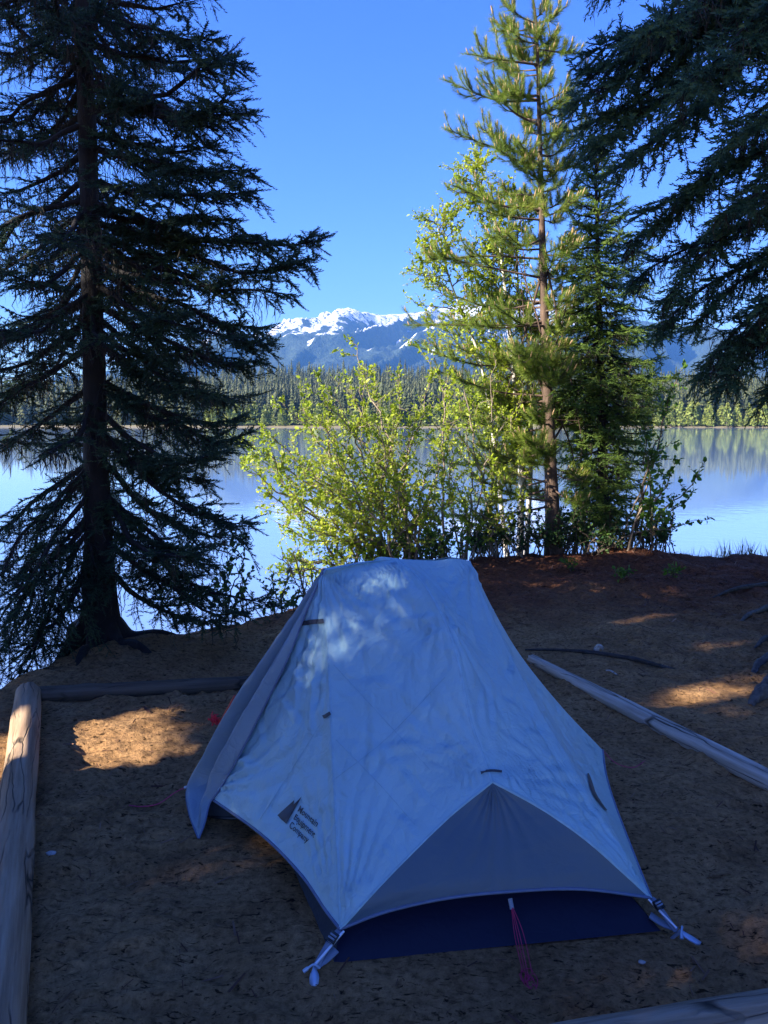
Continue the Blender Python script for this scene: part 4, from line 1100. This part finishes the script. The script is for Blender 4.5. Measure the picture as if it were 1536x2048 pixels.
P = np.vstack(PP); D = np.vstack(PD); S = np.concatenate(PS); fo = MB(); pk = pr_.integers(0, 3, len(P))
for k in range(3):
    q = pk == k; fo.scatter(*PTUFT[k], P[q], D[q], pr_.normal(0, 1, (q.sum(), 3)), S[q])
fo.build('foliage', M['pine_needle'], pt_); cand.build('candle', M['candle'], pt_)

# --- slim young spruce beside the pine
def young_spruce(base, top, seed, rad, label, dens=1., sz=1.25, low=.4):
    o = thing('spruce_tree', tuple(map(float, base)), label, 'tree'); s = Spruce(seed); r = s.r; H = top[2]-base[2]
    nb = int(H*34)
    for k in range(nb):
        f = (k+r.random())/nb; h = low/H+(1-low/H)*f; st = base*(1-h)+top*h; a = k*2.39996+r.uniform(-.3, .3)
        Rm = float(np.interp(h, *rad))*r.uniform(.65, 1.1); tip = st+np.array([math.cos(a)*Rm, math.sin(a)*Rm, Rm*float(np.interp(h, [0, .6, .85, 1], [-.3, -.12, .35, 1.2]))])
        s.branch(st, tip, sag=.08, dens=dens, r0=.012, bare=.15, wid=.36, fan=.045, sz=sz, lich=.5, droop=.2, maxl2=.3)
    tp = curve([base*.1+top*.9, top], 12); s.P.append(tp); s.D.append(np.repeat((top-base)[None], 12, 0)); s.S.append(np.full(12, .07))
    s.finish(o, M['spruce_far'], M['bark_dark'], trunk_tube([base, base*.5+top*.5, top], [.075, .065, .045, .028, .007], 10, .08, .3, seed)); return o
b0 = at(1211, 1093, y=9.9); b0[2] = float(gz(b0[0], b0[1]))-.05
young_spruce(b0, at(1190, 292, y=9.9), 303, ([0, .1, .35, .42, .62, .82, .93, 1.], [.4, .55, .6, .88, .80, .40, .2, .03]), 'slim young spruce with a pointed top, beside the tall pine', .9)

# --- broadleaf shrubs and birch: stems fan out to tips, twigs carry leaves
class Bush:
    def __init__(s, seed): s.r = np.random.default_rng(seed); s.wood = MB(); s.P = []; s.D = []; s.S = []
    def stem(s, a, tip, r0=.014, bow=.12, ntw=10, twl=.35, leaf=.042, lpt=9, t0=.3, curl=.12, sub=2):
        r = s.r; a = np.asarray(a, float); tip = np.asarray(tip, float); L = np.linalg.norm(tip-a)
        hor = (tip-a)*[1, 1, 0]
        path = curve([a, a*.6+tip*.4-hor*bow+[0, 0, bow*L*.5]+r.normal(0, .03*L, 3), a*.25+tip*.75-hor*bow*.5+r.normal(0, .03*L, 3), tip], 18)
        path[1:-1] += r.normal(0, .008*L, (16, 3))
        s.wood.tube(path, r0*(1-np.linspace(0, 1, 18))**.7+.0022, 5, cap=False); s.leaves(path, .75, int(lpt), leaf)
        for k in range(ntw):
            t = t0+(1-t0)*(k+r.random())/ntw; o_ = lerp_path(path, t); tg = lerp_path(path, min(1, t+.05))-lerp_path(path, t-.05); tg /= np.linalg.norm(tg)
            l2 = twl*r.uniform(.5, 1.15)*(1.2-.6*t); d = tg*.7+r.normal(0, .55, 3)+[0, 0, .12]; d /= np.linalg.norm(d)
            tw = curve([o_, o_+d*l2*.5+r.normal(0, curl*l2, 3), o_+d*l2+r.normal(0, curl*l2, 3)], 8); s.wood.tube(tw, np.linspace(.0045, .0013, 8), 4, cap=False); s.leaves(tw, .15, int(lpt), leaf)
            for q in range(sub):
                o2 = lerp_path(tw, r.uniform(.3, .9)); d2 = d+r.normal(0, .7, 3); d2 /= np.linalg.norm(d2); l3 = l2*r.uniform(.3, .6)
                t3 = curve([o2, o2+d2*l3*.5, o2+d2*l3+[0, 0, .02]], 5); s.wood.tube(t3, np.linspace(.0025, .001, 5), 3, cap=False); s.leaves(t3, .1, int(lpt*.6), leaf)
    def leaves(s, path, t0, n_, leaf):
        r = s.r; t = np.linspace(t0, 1, n_); p = lerp_path(path, t); ax = path[-1]-path[0]; ax /= np.linalg.norm(ax)+1e-9
        d = ax*.6+r.normal(0, .6, (n_, 3))+[0, 0, -.05]; s.P.append(p); s.D.append(d); s.S.append(leaf*np.clip(np.exp(r.normal(-.15, .38, n_)), .35, 1.7))
    def finish(s, root, lm, bm):
        P = np.vstack(s.P); D = np.vstack(s.D); S = np.concatenate(s.S); fo = MB(); fo.scatter(*LEAF, P, D, s.r.normal(0, .55, (len(P), 3))+[0, 0, 1.], S)
        s.wood.build('stem', bm, root); fo.build('foliage', lm, root)
def bush(name, base, label, cat, seed, tips, lm='leaf', bm='bush_bark', spread=.25, **kw):
    base = np.asarray(base, float); o = thing(name, tuple(map(float, base)), label, cat); b = Bush(seed)
    for tpt in tips:
        u, v, y = tpt[:3]; a = base+np.array([b.r.normal(0, spread), b.r.normal(0, spread*.5), -.03]); b.stem(a, at(u, v, y=y), **kw)
    b.finish(o, M[lm], M[bm]); return o
br = np.random.default_rng(5)
BB = np.array([0.10, 8.55, 0.]); BB[2] = float(gz(*BB[:2]))
bt = [(472, 925, 8.2), (500, 905, 8.6), (560, 800, 8.4), (600, 815, 8.1), (690, 775, 8.7), (715, 690, 8.8), (545, 1040, 8.1), (570, 1140, 7.7), (590, 1120, 8.0), (640, 790, 8.3), (755, 770, 8.9), (730, 770, 8.2), (800, 745, 8.6), (862, 720, 9.0), (895, 760, 8.9), (660, 880, 7.8), (700, 940, 7.6), (610, 950, 7.8), (760, 860, 7.8), (830, 840, 8.0), (520, 965, 8.3), (640, 1010, 7.7), (720, 1030, 7.6), (800, 960, 7.8), (870, 920, 8.2), (580, 880, 8.7), (900, 850, 8.6), (540, 870, 8.2), (640, 830, 8.0), (650, 770, 8.9), (500, 890, 8.4), (535, 905, 8.0), (575, 980, 7.9), (620, 1060, 7.7), (650, 935, 7.7), (780, 800, 9.1), (850, 1000, 7.9), (910, 980, 8.3)]
bush('willow_bush', BB, 'big sunlit yellow-green bush with many pale stems behind the tent', 'bush', 11, bt, ntw=16, twl=.40, leaf=.040, lpt=11, r0=.017, sub=3)
WB = at(1040, 1095, y=10.0); WB[2] = float(gz(WB[0], WB[1]))
wt = thing('birch_tree', tuple(map(float, WB)), 'pale-stemmed birch with small yellow-green leaves, leaning left behind the tall pine', 'tree')
wb = Bush(21); 
birch_stems = [[WB, at(1042, 940, y=10.), at(1028, 760, y=10.1), at(1008, 560, y=10.2), at(985, 430, y=10.2), at(940, 318, y=10.2)], [WB+[.1, .1, 0], at(1062, 860, y=10.2), at(1040, 640, y=10.3), at(1035, 480, y=10.4), at(1050, 400, y=10.4)], [WB+[-.15, .1, 0], at(990, 900, y=10.2), at(960, 720, y=10.2), at(900, 560, y=10.1), at(872, 440, y=10.1)]]
tk = MB()
for k, st in enumerate(birch_stems):
    c = curve(st, 50); tk.tube(c, np.linspace((.05, .04, .035)[k], .006, 50), 8, cap=False)
    for q in range((60, 34, 54)[k]):
        t = .22+.78*q/(60, 34, 54)[k]; o_ = lerp_path(c, t); a = wb.r.uniform(0, 6.28); L = np.interp(t, [.2, .6, 1], [.7, .8, .25])*wb.r.uniform(.5, 1.1)
        dx = math.cos(a)*.85-.25
        wb.stem(o_, o_+np.array([dx*L, math.sin(a)*L*.7, L*wb.r.uniform(.1, .75)]), r0=.007, bow=.05, ntw=9, twl=.28, leaf=.036, lpt=11, t0=.15, sub=2)
tk.build('trunk', M['birch_bark'], wt, True); wb.finish(wt, M['leaf'], M['twig'])
SB_ = at(1270, 1075, y=9.6); SB_[2] = float(gz(SB_[0], SB_[1]))
bush('alder_shrub', SB_, 'green leafy shrub arching over the water, right of the slim young spruce', 'shrub', 31, [(1362, 735, 9.6), (1400, 935, 9.3), (1345, 880, 9.5), (1375, 1000, 9.2), (1390, 1040, 9.1), (1300, 800, 9.8), (1290, 900, 9.4), (1340, 790, 9.7), (1330, 960, 9.0), (1300, 1010, 9.0), (1350, 925, 9.2)], 'leaf_green', 'bush_bark', .15, ntw=8, twl=.26, leaf=.062, lpt=6, r0=.013, sub=1, t0=.4)
AB = at(965, 1095, y=9.2); AB[2] = float(gz(AB[0], AB[1]))
bush('alder_bush', AB, 'leafy yellow-green bush filling the gap between the big willow bush and the pine trunk', 'bush', 32, [(880, 730, 9.4), (930, 690, 9.5), (985, 705, 9.3), (1040, 720, 9.6), (870, 820, 9.1), (950, 800, 9.0), (1020, 830, 9.1), (1060, 900, 9.3), (900, 900, 9.0), (985, 920, 8.9), (1050, 1000, 9.0), (930, 1000, 8.9), (1000, 1030, 9.0), (880, 980, 9.1)], 'leaf', 'bush_bark', .2, ntw=12, twl=.34, leaf=.038, lpt=10, r0=.012, sub=2)
AB2 = at(1165, 1095, y=10.4); AB2[2] = float(gz(AB2[0], AB2[1]))
bush('alder_bush', AB2, 'tall leafy bush behind the trunks, between the pine and the young spruce', 'bush', 33, [(1130, 480, 10.5), (1165, 560, 10.4), (1140, 640, 10.5), (1235, 700, 10.5), (1150, 760, 10.3), (1260, 800, 10.4), (1170, 880, 10.3), (1230, 960, 10.2), (1280, 900, 10.4), (1310, 820, 10.5), (1140, 960, 10.3), (1120, 700, 10.4)], 'leaf_green', 'bush_bark', .2, ntw=12, twl=.34, leaf=.046, lpt=9, r0=.014, sub=2)
# undergrowth along the bank: individual little shrubs
def small(u, y, seed, tips, label, lm='under_leaf', cat='plant', name='leafy_plant', leaf=.04, **kw):
    b_ = at(u, 1100, y=y); b_[2] = float(gz(b_[0], b_[1]))
    k = dict(ntw=6, twl=.16, lpt=5, r0=.006, sub=1, t0=.25); k.update(kw)
    return bush(name, b_, label, cat, seed, [(a, b, c) for a, b, c in tips], lm, 'twig', .08, leaf=leaf, **k)
small(470, 6.45, 41, [(492, 1078, 6.4), (455, 1095, 6.5), (478, 1130, 6.3), (440, 1150, 6.4), (505, 1140, 6.4), (430, 1190, 6.3)], 'leafy sapling at the bank edge, right of the big spruce trunk', leaf=.045)
small(560, 6.85, 42, [(545, 1165, 6.8), (575, 1150, 6.9), (600, 1185, 6.8), (530, 1180, 6.7), (560, 1195, 6.6)], 'low leafy plant on the bank edge, just left of the tent top', leaf=.042)
small(610, 7.3, 43, [(560, 1112, 7.3), (585, 1100, 7.4), (625, 1118, 7.3), (600, 1140, 7.2), (640, 1150, 7.2)], 'bare twiggy shrub between the bush and the tent top', leaf=.02, lpt=2, ntw=9, twl=.22)
bl = np.random.default_rng(71)
spots_ = [(690, 8.4), (760, 8.3), (840, 8.5), (900, 9.0), (955, 9.3), (1000, 9.35), (1050, 9.4), (1095, 9.35), (1150, 9.5), (1185, 9.45), (1240, 9.5), (1290, 9.6), (1330, 9.65), (870, 8.7), (975, 9.6), (1130, 9.8)]
words = ['low green shrub behind the tent ridge', 'second low shrub at the foot of the big bush', 'shrub in the gap right of the big bush', 'small shrub left of the pine foot, nearest the bush', 'dense low shrub behind the right end of the tent ridge', 'low shrub halfway from the tent to the pine', 'low shrub just left of the pine trunk', 'low shrub touching the pine trunk foot', 'dark low shrub between the pine and the young spruce', 'dark low shrub at the young spruce foot', 'low shrub right of the young spruce foot', 'low sprawling shrub under the arching green shrub', 'last low shrub before the open grassy bank edge', 'small shrub below the right side of the big bush', 'taller shrub at the water edge left of the pine', 'taller shrub at the water edge behind the young spruce']
for k, ((u, y), w_) in enumerate(zip(spots_, words)):
    tp_ = [(u+bl.uniform(-45, 45), bl.uniform(1010, 1085) if k > 3 else bl.uniform(1060, 1105), y+bl.uniform(-.3, .3)) for _ in range(9)]
    small(u, y, 80+k, tp_, w_, 'under_leaf' if k > 3 else 'leaf_green', 'shrub', 'low_shrub', .04, ntw=7, twl=.2, lpt=6)

# ------------------------------------------------------------------ logs round the tent pad
def log_wood(name, c1, c2, c3, crack=0.5):
    m, n, l, p = mat(name)
    tc = n.new('ShaderNodeTexCoord'); mp = n.new('ShaderNodeMapping'); mp.inputs['Scale'].default_value = (0.9, 14, 14); l.new(tc.outputs['Object'], mp.inputs[0])
    g1 = nd(n, 'ShaderNodeTexNoise', Scale=2.2, Detail=7.0, Roughness=.65); l.new(mp.outputs[0], g1.inputs['Vector'])
    r = ramp(n, [(.25, c1), (.5, c2), (.8, c3)]); l.new(g1.outputs['Fac'], r.inputs[0])
    mp2 = n.new('ShaderNodeMapping'); mp2.inputs['Scale'].default_value = (0.55, 7, 7); l.new(tc.outputs['Object'], mp2.inputs[0])
    ds = nd(n, 'ShaderNodeTexNoise', Scale=3.0, Detail=3.0); l.new(tc.outputs['Object'], ds.inputs['Vector'])
    mv = nd(n, 'ShaderNodeMix', data_type='VECTOR'); mv.inputs[0].default_value = .25; l.new(mp2.outputs[0], mv.inputs[4]); l.new(ds.outputs['Color'], mv.inputs[5])
    v = nd(n, 'ShaderNodeTexVoronoi', Scale=2.6, feature='DISTANCE_TO_EDGE'); l.new(mv.outputs[1], v.inputs['Vector'])
    ck = n.new('ShaderNodeMapRange'); ck.inputs['From Max'].default_value = .035; l.new(v.outputs['Distance'], ck.inputs[0])
    sp2 = nd(n, 'ShaderNodeTexNoise', Scale=5.0, Detail=2.0); l.new(tc.outputs['Object'], sp2.inputs['Vector'])
    gate = n.new('ShaderNodeMapRange'); gate.inputs['From Min'].default_value = .42; gate.inputs['From Max'].default_value = .58; l.new(sp2.outputs['Fac'], gate.inputs[0])
    mxx = nd(n, 'ShaderNodeMath', operation='MAXIMUM'); l.new(ck.outputs[0], mxx.inputs[0]); l.new(gate.outputs[0], mxx.inputs[1])
    dk = nd(n, 'ShaderNodeMix', data_type='RGBA'); l.new(mxx.outputs[0], dk.inputs[0]); dk.inputs[6].default_value = (.03, .024, .018, 1); l.new(r.outputs[0], dk.inputs[7])
    l.new(dk.outputs[2], p.inputs['Base Color']); p.inputs['Roughness'].default_value = .85; p.inputs['Specular IOR Level'].default_value = .25
    b1 = nd(n, 'ShaderNodeBump', Strength=.5, Distance=.006); l.new(g1.outputs['Fac'], b1.inputs['Height'])
    b2 = nd(n, 'ShaderNodeBump', Strength=crack, Distance=.012); l.new(mxx.outputs[0], b2.inputs['Height']); l.new(b1.outputs[0], b2.inputs['Normal']); l.new(b2.outputs[0], p.inputs['Normal'])
    return m
M['log_grey'] = log_wood('weathered_log', (.10, .075, .05), (.26, .20, .14), (.42, .35, .26))
M['log_tan'] = log_wood('tan_log', (.15, .095, .055), (.33, .22, .135), (.50, .37, .25))
M['log_brown'] = log_wood('brown_log', (.05, .036, .024), (.12, .09, .06), (.20, .155, .105))
M['log_pale'] = log_wood('pale_split_log', (.16, .13, .10), (.42, .36, .29), (.66, .58, .49), .8)

def log(name, a, b, rad, m, label, cat='log', flat=0.0, groove=False, seed=0, bury=.25, ecc=1.0, rough=.05):
    """a round or split log lying on the ground from a to b"""
    a = np.asarray(a, float); b = np.asarray(b, float); L = np.linalg.norm(b-a); d = (b-a)/L
    o = bpy.data.objects.new(name, None); COL.objects.link(o)
    nseg, k = max(30, int(L/.03)), 40; t = np.linspace(0, 1, nseg); th = np.linspace(0, 2*math.pi, k+1)
    r0 = np.interp(t, np.linspace(0, 1, len(rad)), rad)[:, None]
    rr_ = r0*(1+rough*noise(np.cos(th)[None]*1.2+3, np.sin(th)[None]*1.2, t[:, None]*L*2.2, seed)+rough*.5*noise(np.cos(th)[None]*5, np.sin(th)[None]*5, t[:, None]*L*1.2, seed+1))
    kr = np.random.default_rng(70+seed)
    for q in range(int(L*2.2)):
        tk_, ak_ = kr.uniform(.02, .98), kr.uniform(0, 6.28); da = (th[None]-ak_+math.pi) % (2*math.pi)-math.pi
        rr_ = rr_ + r0*kr.uniform(.08, .22)*np.exp(-((t[:, None]-tk_)*L/.035)**2-(da*r0/.03)**2)
    rr_ = rr_*(1+.035*noise(np.cos(th)[None]*9, np.sin(th)[None]*9, t[:, None]*L*5, seed+21)+.02*noise(np.cos(th)[None]*20, np.sin(th)[None]*20, t[:, None]*L*3, seed+22))
    if groove:
        for c_, dp, w in ((1.75, .34, .13), (1.1, .14, .10), (2.5, .16, .12)):
            rr_ = rr_ - r0*dp*np.exp(-((th[None]-c_-.12*noise(t[:, None]*4, 0, 0, seed+7))/w)**2)*(.55+.45*noise(t[:, None]*6, 1, 0, seed+5))
    Y = rr_*np.cos(th)[None]*ecc; Z = rr_*np.sin(th)[None]
    if flat: Z = np.minimum(Z, r0*(1-flat)+.02*r0*noise(t[:, None]*8, th[None]*2, 0, seed+3))
    X = np.repeat((t*L)[:, None], k+1, 1) + .012*noise(np.cos(th)[None]*2, np.sin(th)[None]*2, 0, seed)*np.where((t < .02) | (t > .98), 1, 0)[:, None]
    S = np.stack([X, Y, Z], -1); S[:, -1] = S[:, 0]
    bev = np.array([.80, .94])
    S0 = np.concatenate([np.repeat(S[:1].mean(1, keepdims=True), k+1, 1)-[[[.004, 0, 0]]], S[:1]*[1, .8, .8]-[[[.006, 0, 0]]], S[:1]*[1, .95, .95]-[[[.002, 0, 0]]], S, S[-1:]*[1, .95, .95]+[[[.002, 0, 0]]], S[-1:]*[1, .8, .8]+[[[.006, 0, 0]]], np.repeat(S[-1:].mean(1, keepdims=True), k+1, 1)+[[[.004, 0, 0]]]])
    mb = MB(); addgrid2(mb, S0)
    me = mb.build(name, m, None, True)
    me.name = name
    bpy.data.objects.remove(o); o = me
    yv = np.cross([0, 0, 1.], d); yv /= np.linalg.norm(yv); zv = np.cross(d, yv)
    o.matrix_world = Matrix(((d[0], yv[0], zv[0], a[0]), (d[1], yv[1], zv[1], a[1]), (d[2], yv[2], zv[2], a[2]), (0, 0, 0, 1)))
    return tag(o, label, cat)
def gp(u, v, lift): q = at(u, v, z=lift); q[2] = lift; return q
la = gp(57, 1388, .075); lb = at(14, 1800, z=.06); dd_ = (lb-la)/np.linalg.norm(lb-la)
log('log', la, la+dd_*4.3, [.070, .074, .076, .078, .079], M['log_tan'], 'thick round weathered log running along the left edge of the tent pad', seed=3)
log('log', gp(66, 1392, .028), gp(520, 1366, .03), [.055, .05, .05, .045], M['log_brown'], 'half-buried brown log across the back left of the tent pad', seed=5)
ra = gp(1062, 1318, .035); rb = gp(1530, 1556, .035); dd_ = (rb-ra)/np.linalg.norm(rb-ra)
log('log', ra, ra+dd_*3.3, [.034, .044, .048, .050, .052, .052], M['log_pale'], 'long pale split log with a cracked groove, right of the tent', seed=8, flat=.15, groove=True, rough=.09)
ba = at(1230, 2112, z=.05); bb = at(1570, 2052, z=.05); dd_ = (bb-ba)/np.linalg.norm(bb-ba)
log('log', ba-dd_*.5, bb+dd_*1.2, [.085, .09, .09, .085], M['log_grey'], 'weathered log end in the bottom right corner, nearest the viewer', seed=12)

# root lying across the ground on the right
rootc = [G(1050, 1296, .01), G(1120, 1300, .022), G(1190, 1308, .026), G(1260, 1316, .024), G(1330, 1332, .016), G(1420, 1352, -.012)]
tag(knobby(rootc, [.006, .011, .014, .015, .013, .006], 21, 10, .2).build('tree_root', M['dark_root'], None, True), 'thin dark root crossing the dirt between the pale log and the pine', 'root')
tag(knobby([G(1425, 1190, .0), G(1470, 1181, .03), G(1536, 1170, .04), G(1620, 1162, .04)], [.010, .022, .026, .026], 23, 10, .2).build('fallen_branch', M['dark_root'], None, True), 'dark fallen branch lying near the water at the right edge', 'branch')
tag(knobby([G(1190, 1306, .03), G(1197, 1303, .055), G(1206, 1305, .05)], [.016, .022, .014], 25, 8, .2).build('root_stub', M['log_pale'], None, True), 'pale stub standing up where the thin root crosses', 'stub')
tag(knobby([G(1212, 1346, .01), G(1222, 1350, .018), G(1236, 1357, .01)], [.004, .007, .004], 26, 7, .15).build('stick', M['log_pale'], None, True), 'short pale stick on the dirt below the thin root', 'stick')

# litter: needles, twigs and chips nobody could count
lm_ = MB(); lr_ = np.random.default_rng(91); N = 60000
x = lr_.uniform(-3, 5.3, N*2); y = lr_.uniform(1.5, 10.2, N*2)
w = np.clip(.10+.95*smooth(5.2, 8.2, y+.9*noise(x*.8, y*.8, 0, 97)), 0, 1)
k_ = (lr_.random(N*2) < w) & (edge_d(x, y) < -.05); x, y = x[k_], y[k_]; n_ = len(x)
z = gz(x, y)+gmicro(x, y)+.004; a = lr_.uniform(0, 6.28, n_)
tv = np.array([(-.5, -.05, 0), (.5, -.04, .06), (.5, .04, .06), (-.5, .05, 0)]); tf = np.array([[0, 1, 2, 3]])
lm_.scatter(tv, tf, np.stack([x, y, z], -1), np.stack([np.cos(a), np.sin(a), lr_.normal(.05, .22, n_)], -1), lr_.normal(0, .4, (n_, 3))+[0, 0, 1], np.exp(lr_.normal(math.log(.021), .6, n_)))
M['litter'] = foliage_mat('needle_litter', (.03, .014, .010), (.13, .055, .032), (.34, .20, .12), .0, .9)
tag(lm_.build('needle_litter', M['litter']), 'reddish fallen needles and twig bits strewn over the ground', 'litter', kind='stuff')
# little stones and chips on the dirt
M['pebble'] = plain('pebble', (.42, .40, .37), .8)
pb_spots = [(104, 1715, .020, 'pale flat chip on the dirt right of the left log'), (612, 1290, 0, ''), (1283, 1928, .012, 'tiny white chip on the dirt right of the pink guyline')]
def pebble(u, v, r_, label, seed):
    c = G(u, v, r_*.25); th = np.linspace(0, 2*math.pi, 13); ph = np.linspace(-1.57, 1.57, 8)
    n3_ = np.stack([np.cos(ph)[:, None]*np.cos(th)[None], np.cos(ph)[:, None]*np.sin(th)[None], np.repeat(np.sin(ph)[:, None], 13, 1)], -1)
    rr_ = r_*(1+.35*noise(n3_[..., 0]*1.8+seed, n3_[..., 1]*1.8, n3_[..., 2]*1.8, seed))
    mb = MB(); addgrid2(mb, c+n3_*rr_[..., None]*[1, .7, .4]); tag(mb.build('pebble', M['pebble'], None, True), label, 'pebble', 'pale chips on the dirt')
for k, (u, v, r_, lb_) in enumerate(pb_spots):
    if r_: pebble(u, v, r_, lb_, k)

# seedlings on the needle litter, grass along the right bank edge
small(1140, 1, 61, [], '') if False else None
def seedling(u, v, h, label, seed):
    b_ = G(u, v); o = thing('seedling', tuple(map(float, b_)), label, 'seedling', 'small green seedlings on the needle litter'); b = Bush(seed)
    for k in range(7): b.stem(b_, b_+np.array([b.r.uniform(-1, 1)*h, b.r.uniform(-.6, .6)*h, h*b.r.uniform(.6, 1.1)]), r0=.003, ntw=3, twl=.07, leaf=.036, lpt=4, t0=.3, sub=0)
    b.finish(o, M['leaf_green'], M['twig'])
seedling(1142, 1140, .14, 'bright green seedling nearest the pine foot', 1)
seedling(1247, 1172, .09, 'small green seedling on the reddish needle patch', 2)
seedling(1347, 1166, .12, 'green seedling right of the reddish needle patch', 3)
seedling(1200, 1100, .2, 'leafy seedling at the dark foot of the young spruce', 4)
gm = MB(); N = 900; gr = np.random.default_rng(15)
x = gr.uniform(2.3, 5.6, N); y = np.interp(x, EDGE_X, EDGE_Y)-.12+gr.normal(0, .12, N); h = gr.uniform(.06, .24, N)*np.where(x > 4.4, 1.5, 1)*(0.4+.9*np.abs(noise(x*3, 0, 0, 4)))
tv = np.array([(0, -.018, 0), (.5, -.014, .03), (1, 0, .22), (.5, .014, .03), (0, .018, 0)]); tf = np.array([[0, 1, 3, 4], [1, 2, 3, 3]])
tf = [np.array([[0, 1, 3, 4]]), np.array([[1, 2, 3]])]
P = np.stack([x, y, gz(x, y)-.01], -1); D = np.stack([gr.normal(0, .3, N), gr.normal(0, .3, N), np.ones(N)], -1); U = gr.normal(0, 1, (N, 3))
for t_f in tf: gm.scatter(tv, t_f, P, D, U, h)
tag(gm.build('grass', M['grass']), 'thin grass fringe along the bank edge', 'grass', kind='stuff')
# ------------------------------------------------------------------ unseen spruces added beside and behind the camera to shade the pad
wd = MB(); wr = np.random.default_rng(17)
def spray(seed):
    r_ = np.random.default_rng(seed); V = []; F = []
    for k in range(9):
        x = k/9; 
        for sg in (-1, 1):
            b_ = len(V); l_ = .42*(1.05-x*.7)*r_.uniform(.7, 1.1); V += [[x, 0, -.25*x*x], [x+.07, sg*l_*.5, -.25*x*x-.05], [x+.2, sg*l_, -.25*x*x-.16], [x+.13, sg*l_*.45, -.25*x*x-.02]]; F += [[b_, b_+1, b_+2, b_+3]]
    return np.array(V), np.array(F)
SPR = [spray(k) for k in range(4)]
shade_woods = [(-6.3, 2.7, 14, 1.4), (-7.6, 1.3, 16, 1.9), (-6.0, -.6, 15, 1.9), (-8.4, -2.6, 17, 2.2), (-9.8, .9, 17, 1.7), (-10.4, -.1, 17, 2.1), (-11.5, -2.4, 18, 2.2), (-12.8, -1.4, 18, 2.0), (-5.2, -3.4, 14, 2.0), (-8.5, -5.5, 16, 2.4), (-13.5, -4, 18, 2.5), (-15, -3, 19, 2.2), (-11, -7.5, 17, 2.5), (-6.2, .7, 12, 1.4),
         (6.6, 0.6, 12, 1.8), (7.4, 3.6, 12, 1.9), (7.5, 7.2, 10, 1.6)]
for (tx, ty, H, Rc) in shade_woods:
    z0 = float(gz(tx, ty)); wd.tube([[tx, ty, z0-.2], [tx, ty, z0+H*.5], [tx, ty, z0+H]], [.22, .13, .02], 8)
    nsp = 5200 if tx < -4 else 3000
    h = wr.random(nsp)**1.15; f = np.sqrt(wr.random(nsp))*wr.uniform(.75, 1.1, nsp); a = wr.uniform(0, 6.28, nsp)
    zz = z0 + .9 + h*(H-.9); rr_ = Rc*(1-h)**.75*f + .05
    P = np.stack([tx+rr_*np.cos(a), ty+rr_*np.sin(a), zz], -1); D = np.stack([np.cos(a), np.sin(a), wr.normal(-.15, .2, nsp)], -1)
    S = wr.uniform(.30, .52, nsp)
    free = unlit(P + D*S[:, None]*.5, S*.55)
    P, D, S = P[free], D[free], S[free]; pk = wr.integers(0, 4, len(P))
    for k in range(4): q = pk == k; wd.scatter(*SPR[k], P[q], D[q], wr.normal(0, .4, (q.sum(), 3))+[0, 0, 1.], S[q])
tag(wd.build('shade_woods', M['spruce_needle']), 'unseen spruces added beside and behind the camp pad to shade it', 'shade_woods', kind='stuff')

# ------------------------------------------------------------------ haze
hz, n, l, p = mat('haze_air')
n.remove(p)
pv = n.new('ShaderNodeVolumePrincipled'); pv.inputs['Density'].default_value = 1.25e-4; pv.inputs['Color'].default_value = (0.17, 0.46, 1.0, 1); pv.inputs['Anisotropy'].default_value = 0.2
l.new(pv.outputs[0], n['Material Output'].inputs['Volume'])
x0, x1, y0, y1, z0, z1 = -4200, 4200, -130, 6500, -4.5, 1000
hb = MB(); hb.add([[x0, y0, z0], [x1, y0, z0], [x1, y1, z0], [x0, y1, z0], [x0, y0, z1], [x1, y0, z1], [x1, y1, z1], [x0, y1, z1]],
                  [[0, 3, 2, 1], [4, 5, 6, 7], [0, 1, 5, 4], [1, 2, 6, 5], [2, 3, 7, 6], [3, 0, 4, 7]])
tag(hb.build('haze', hz), kind='stuff')
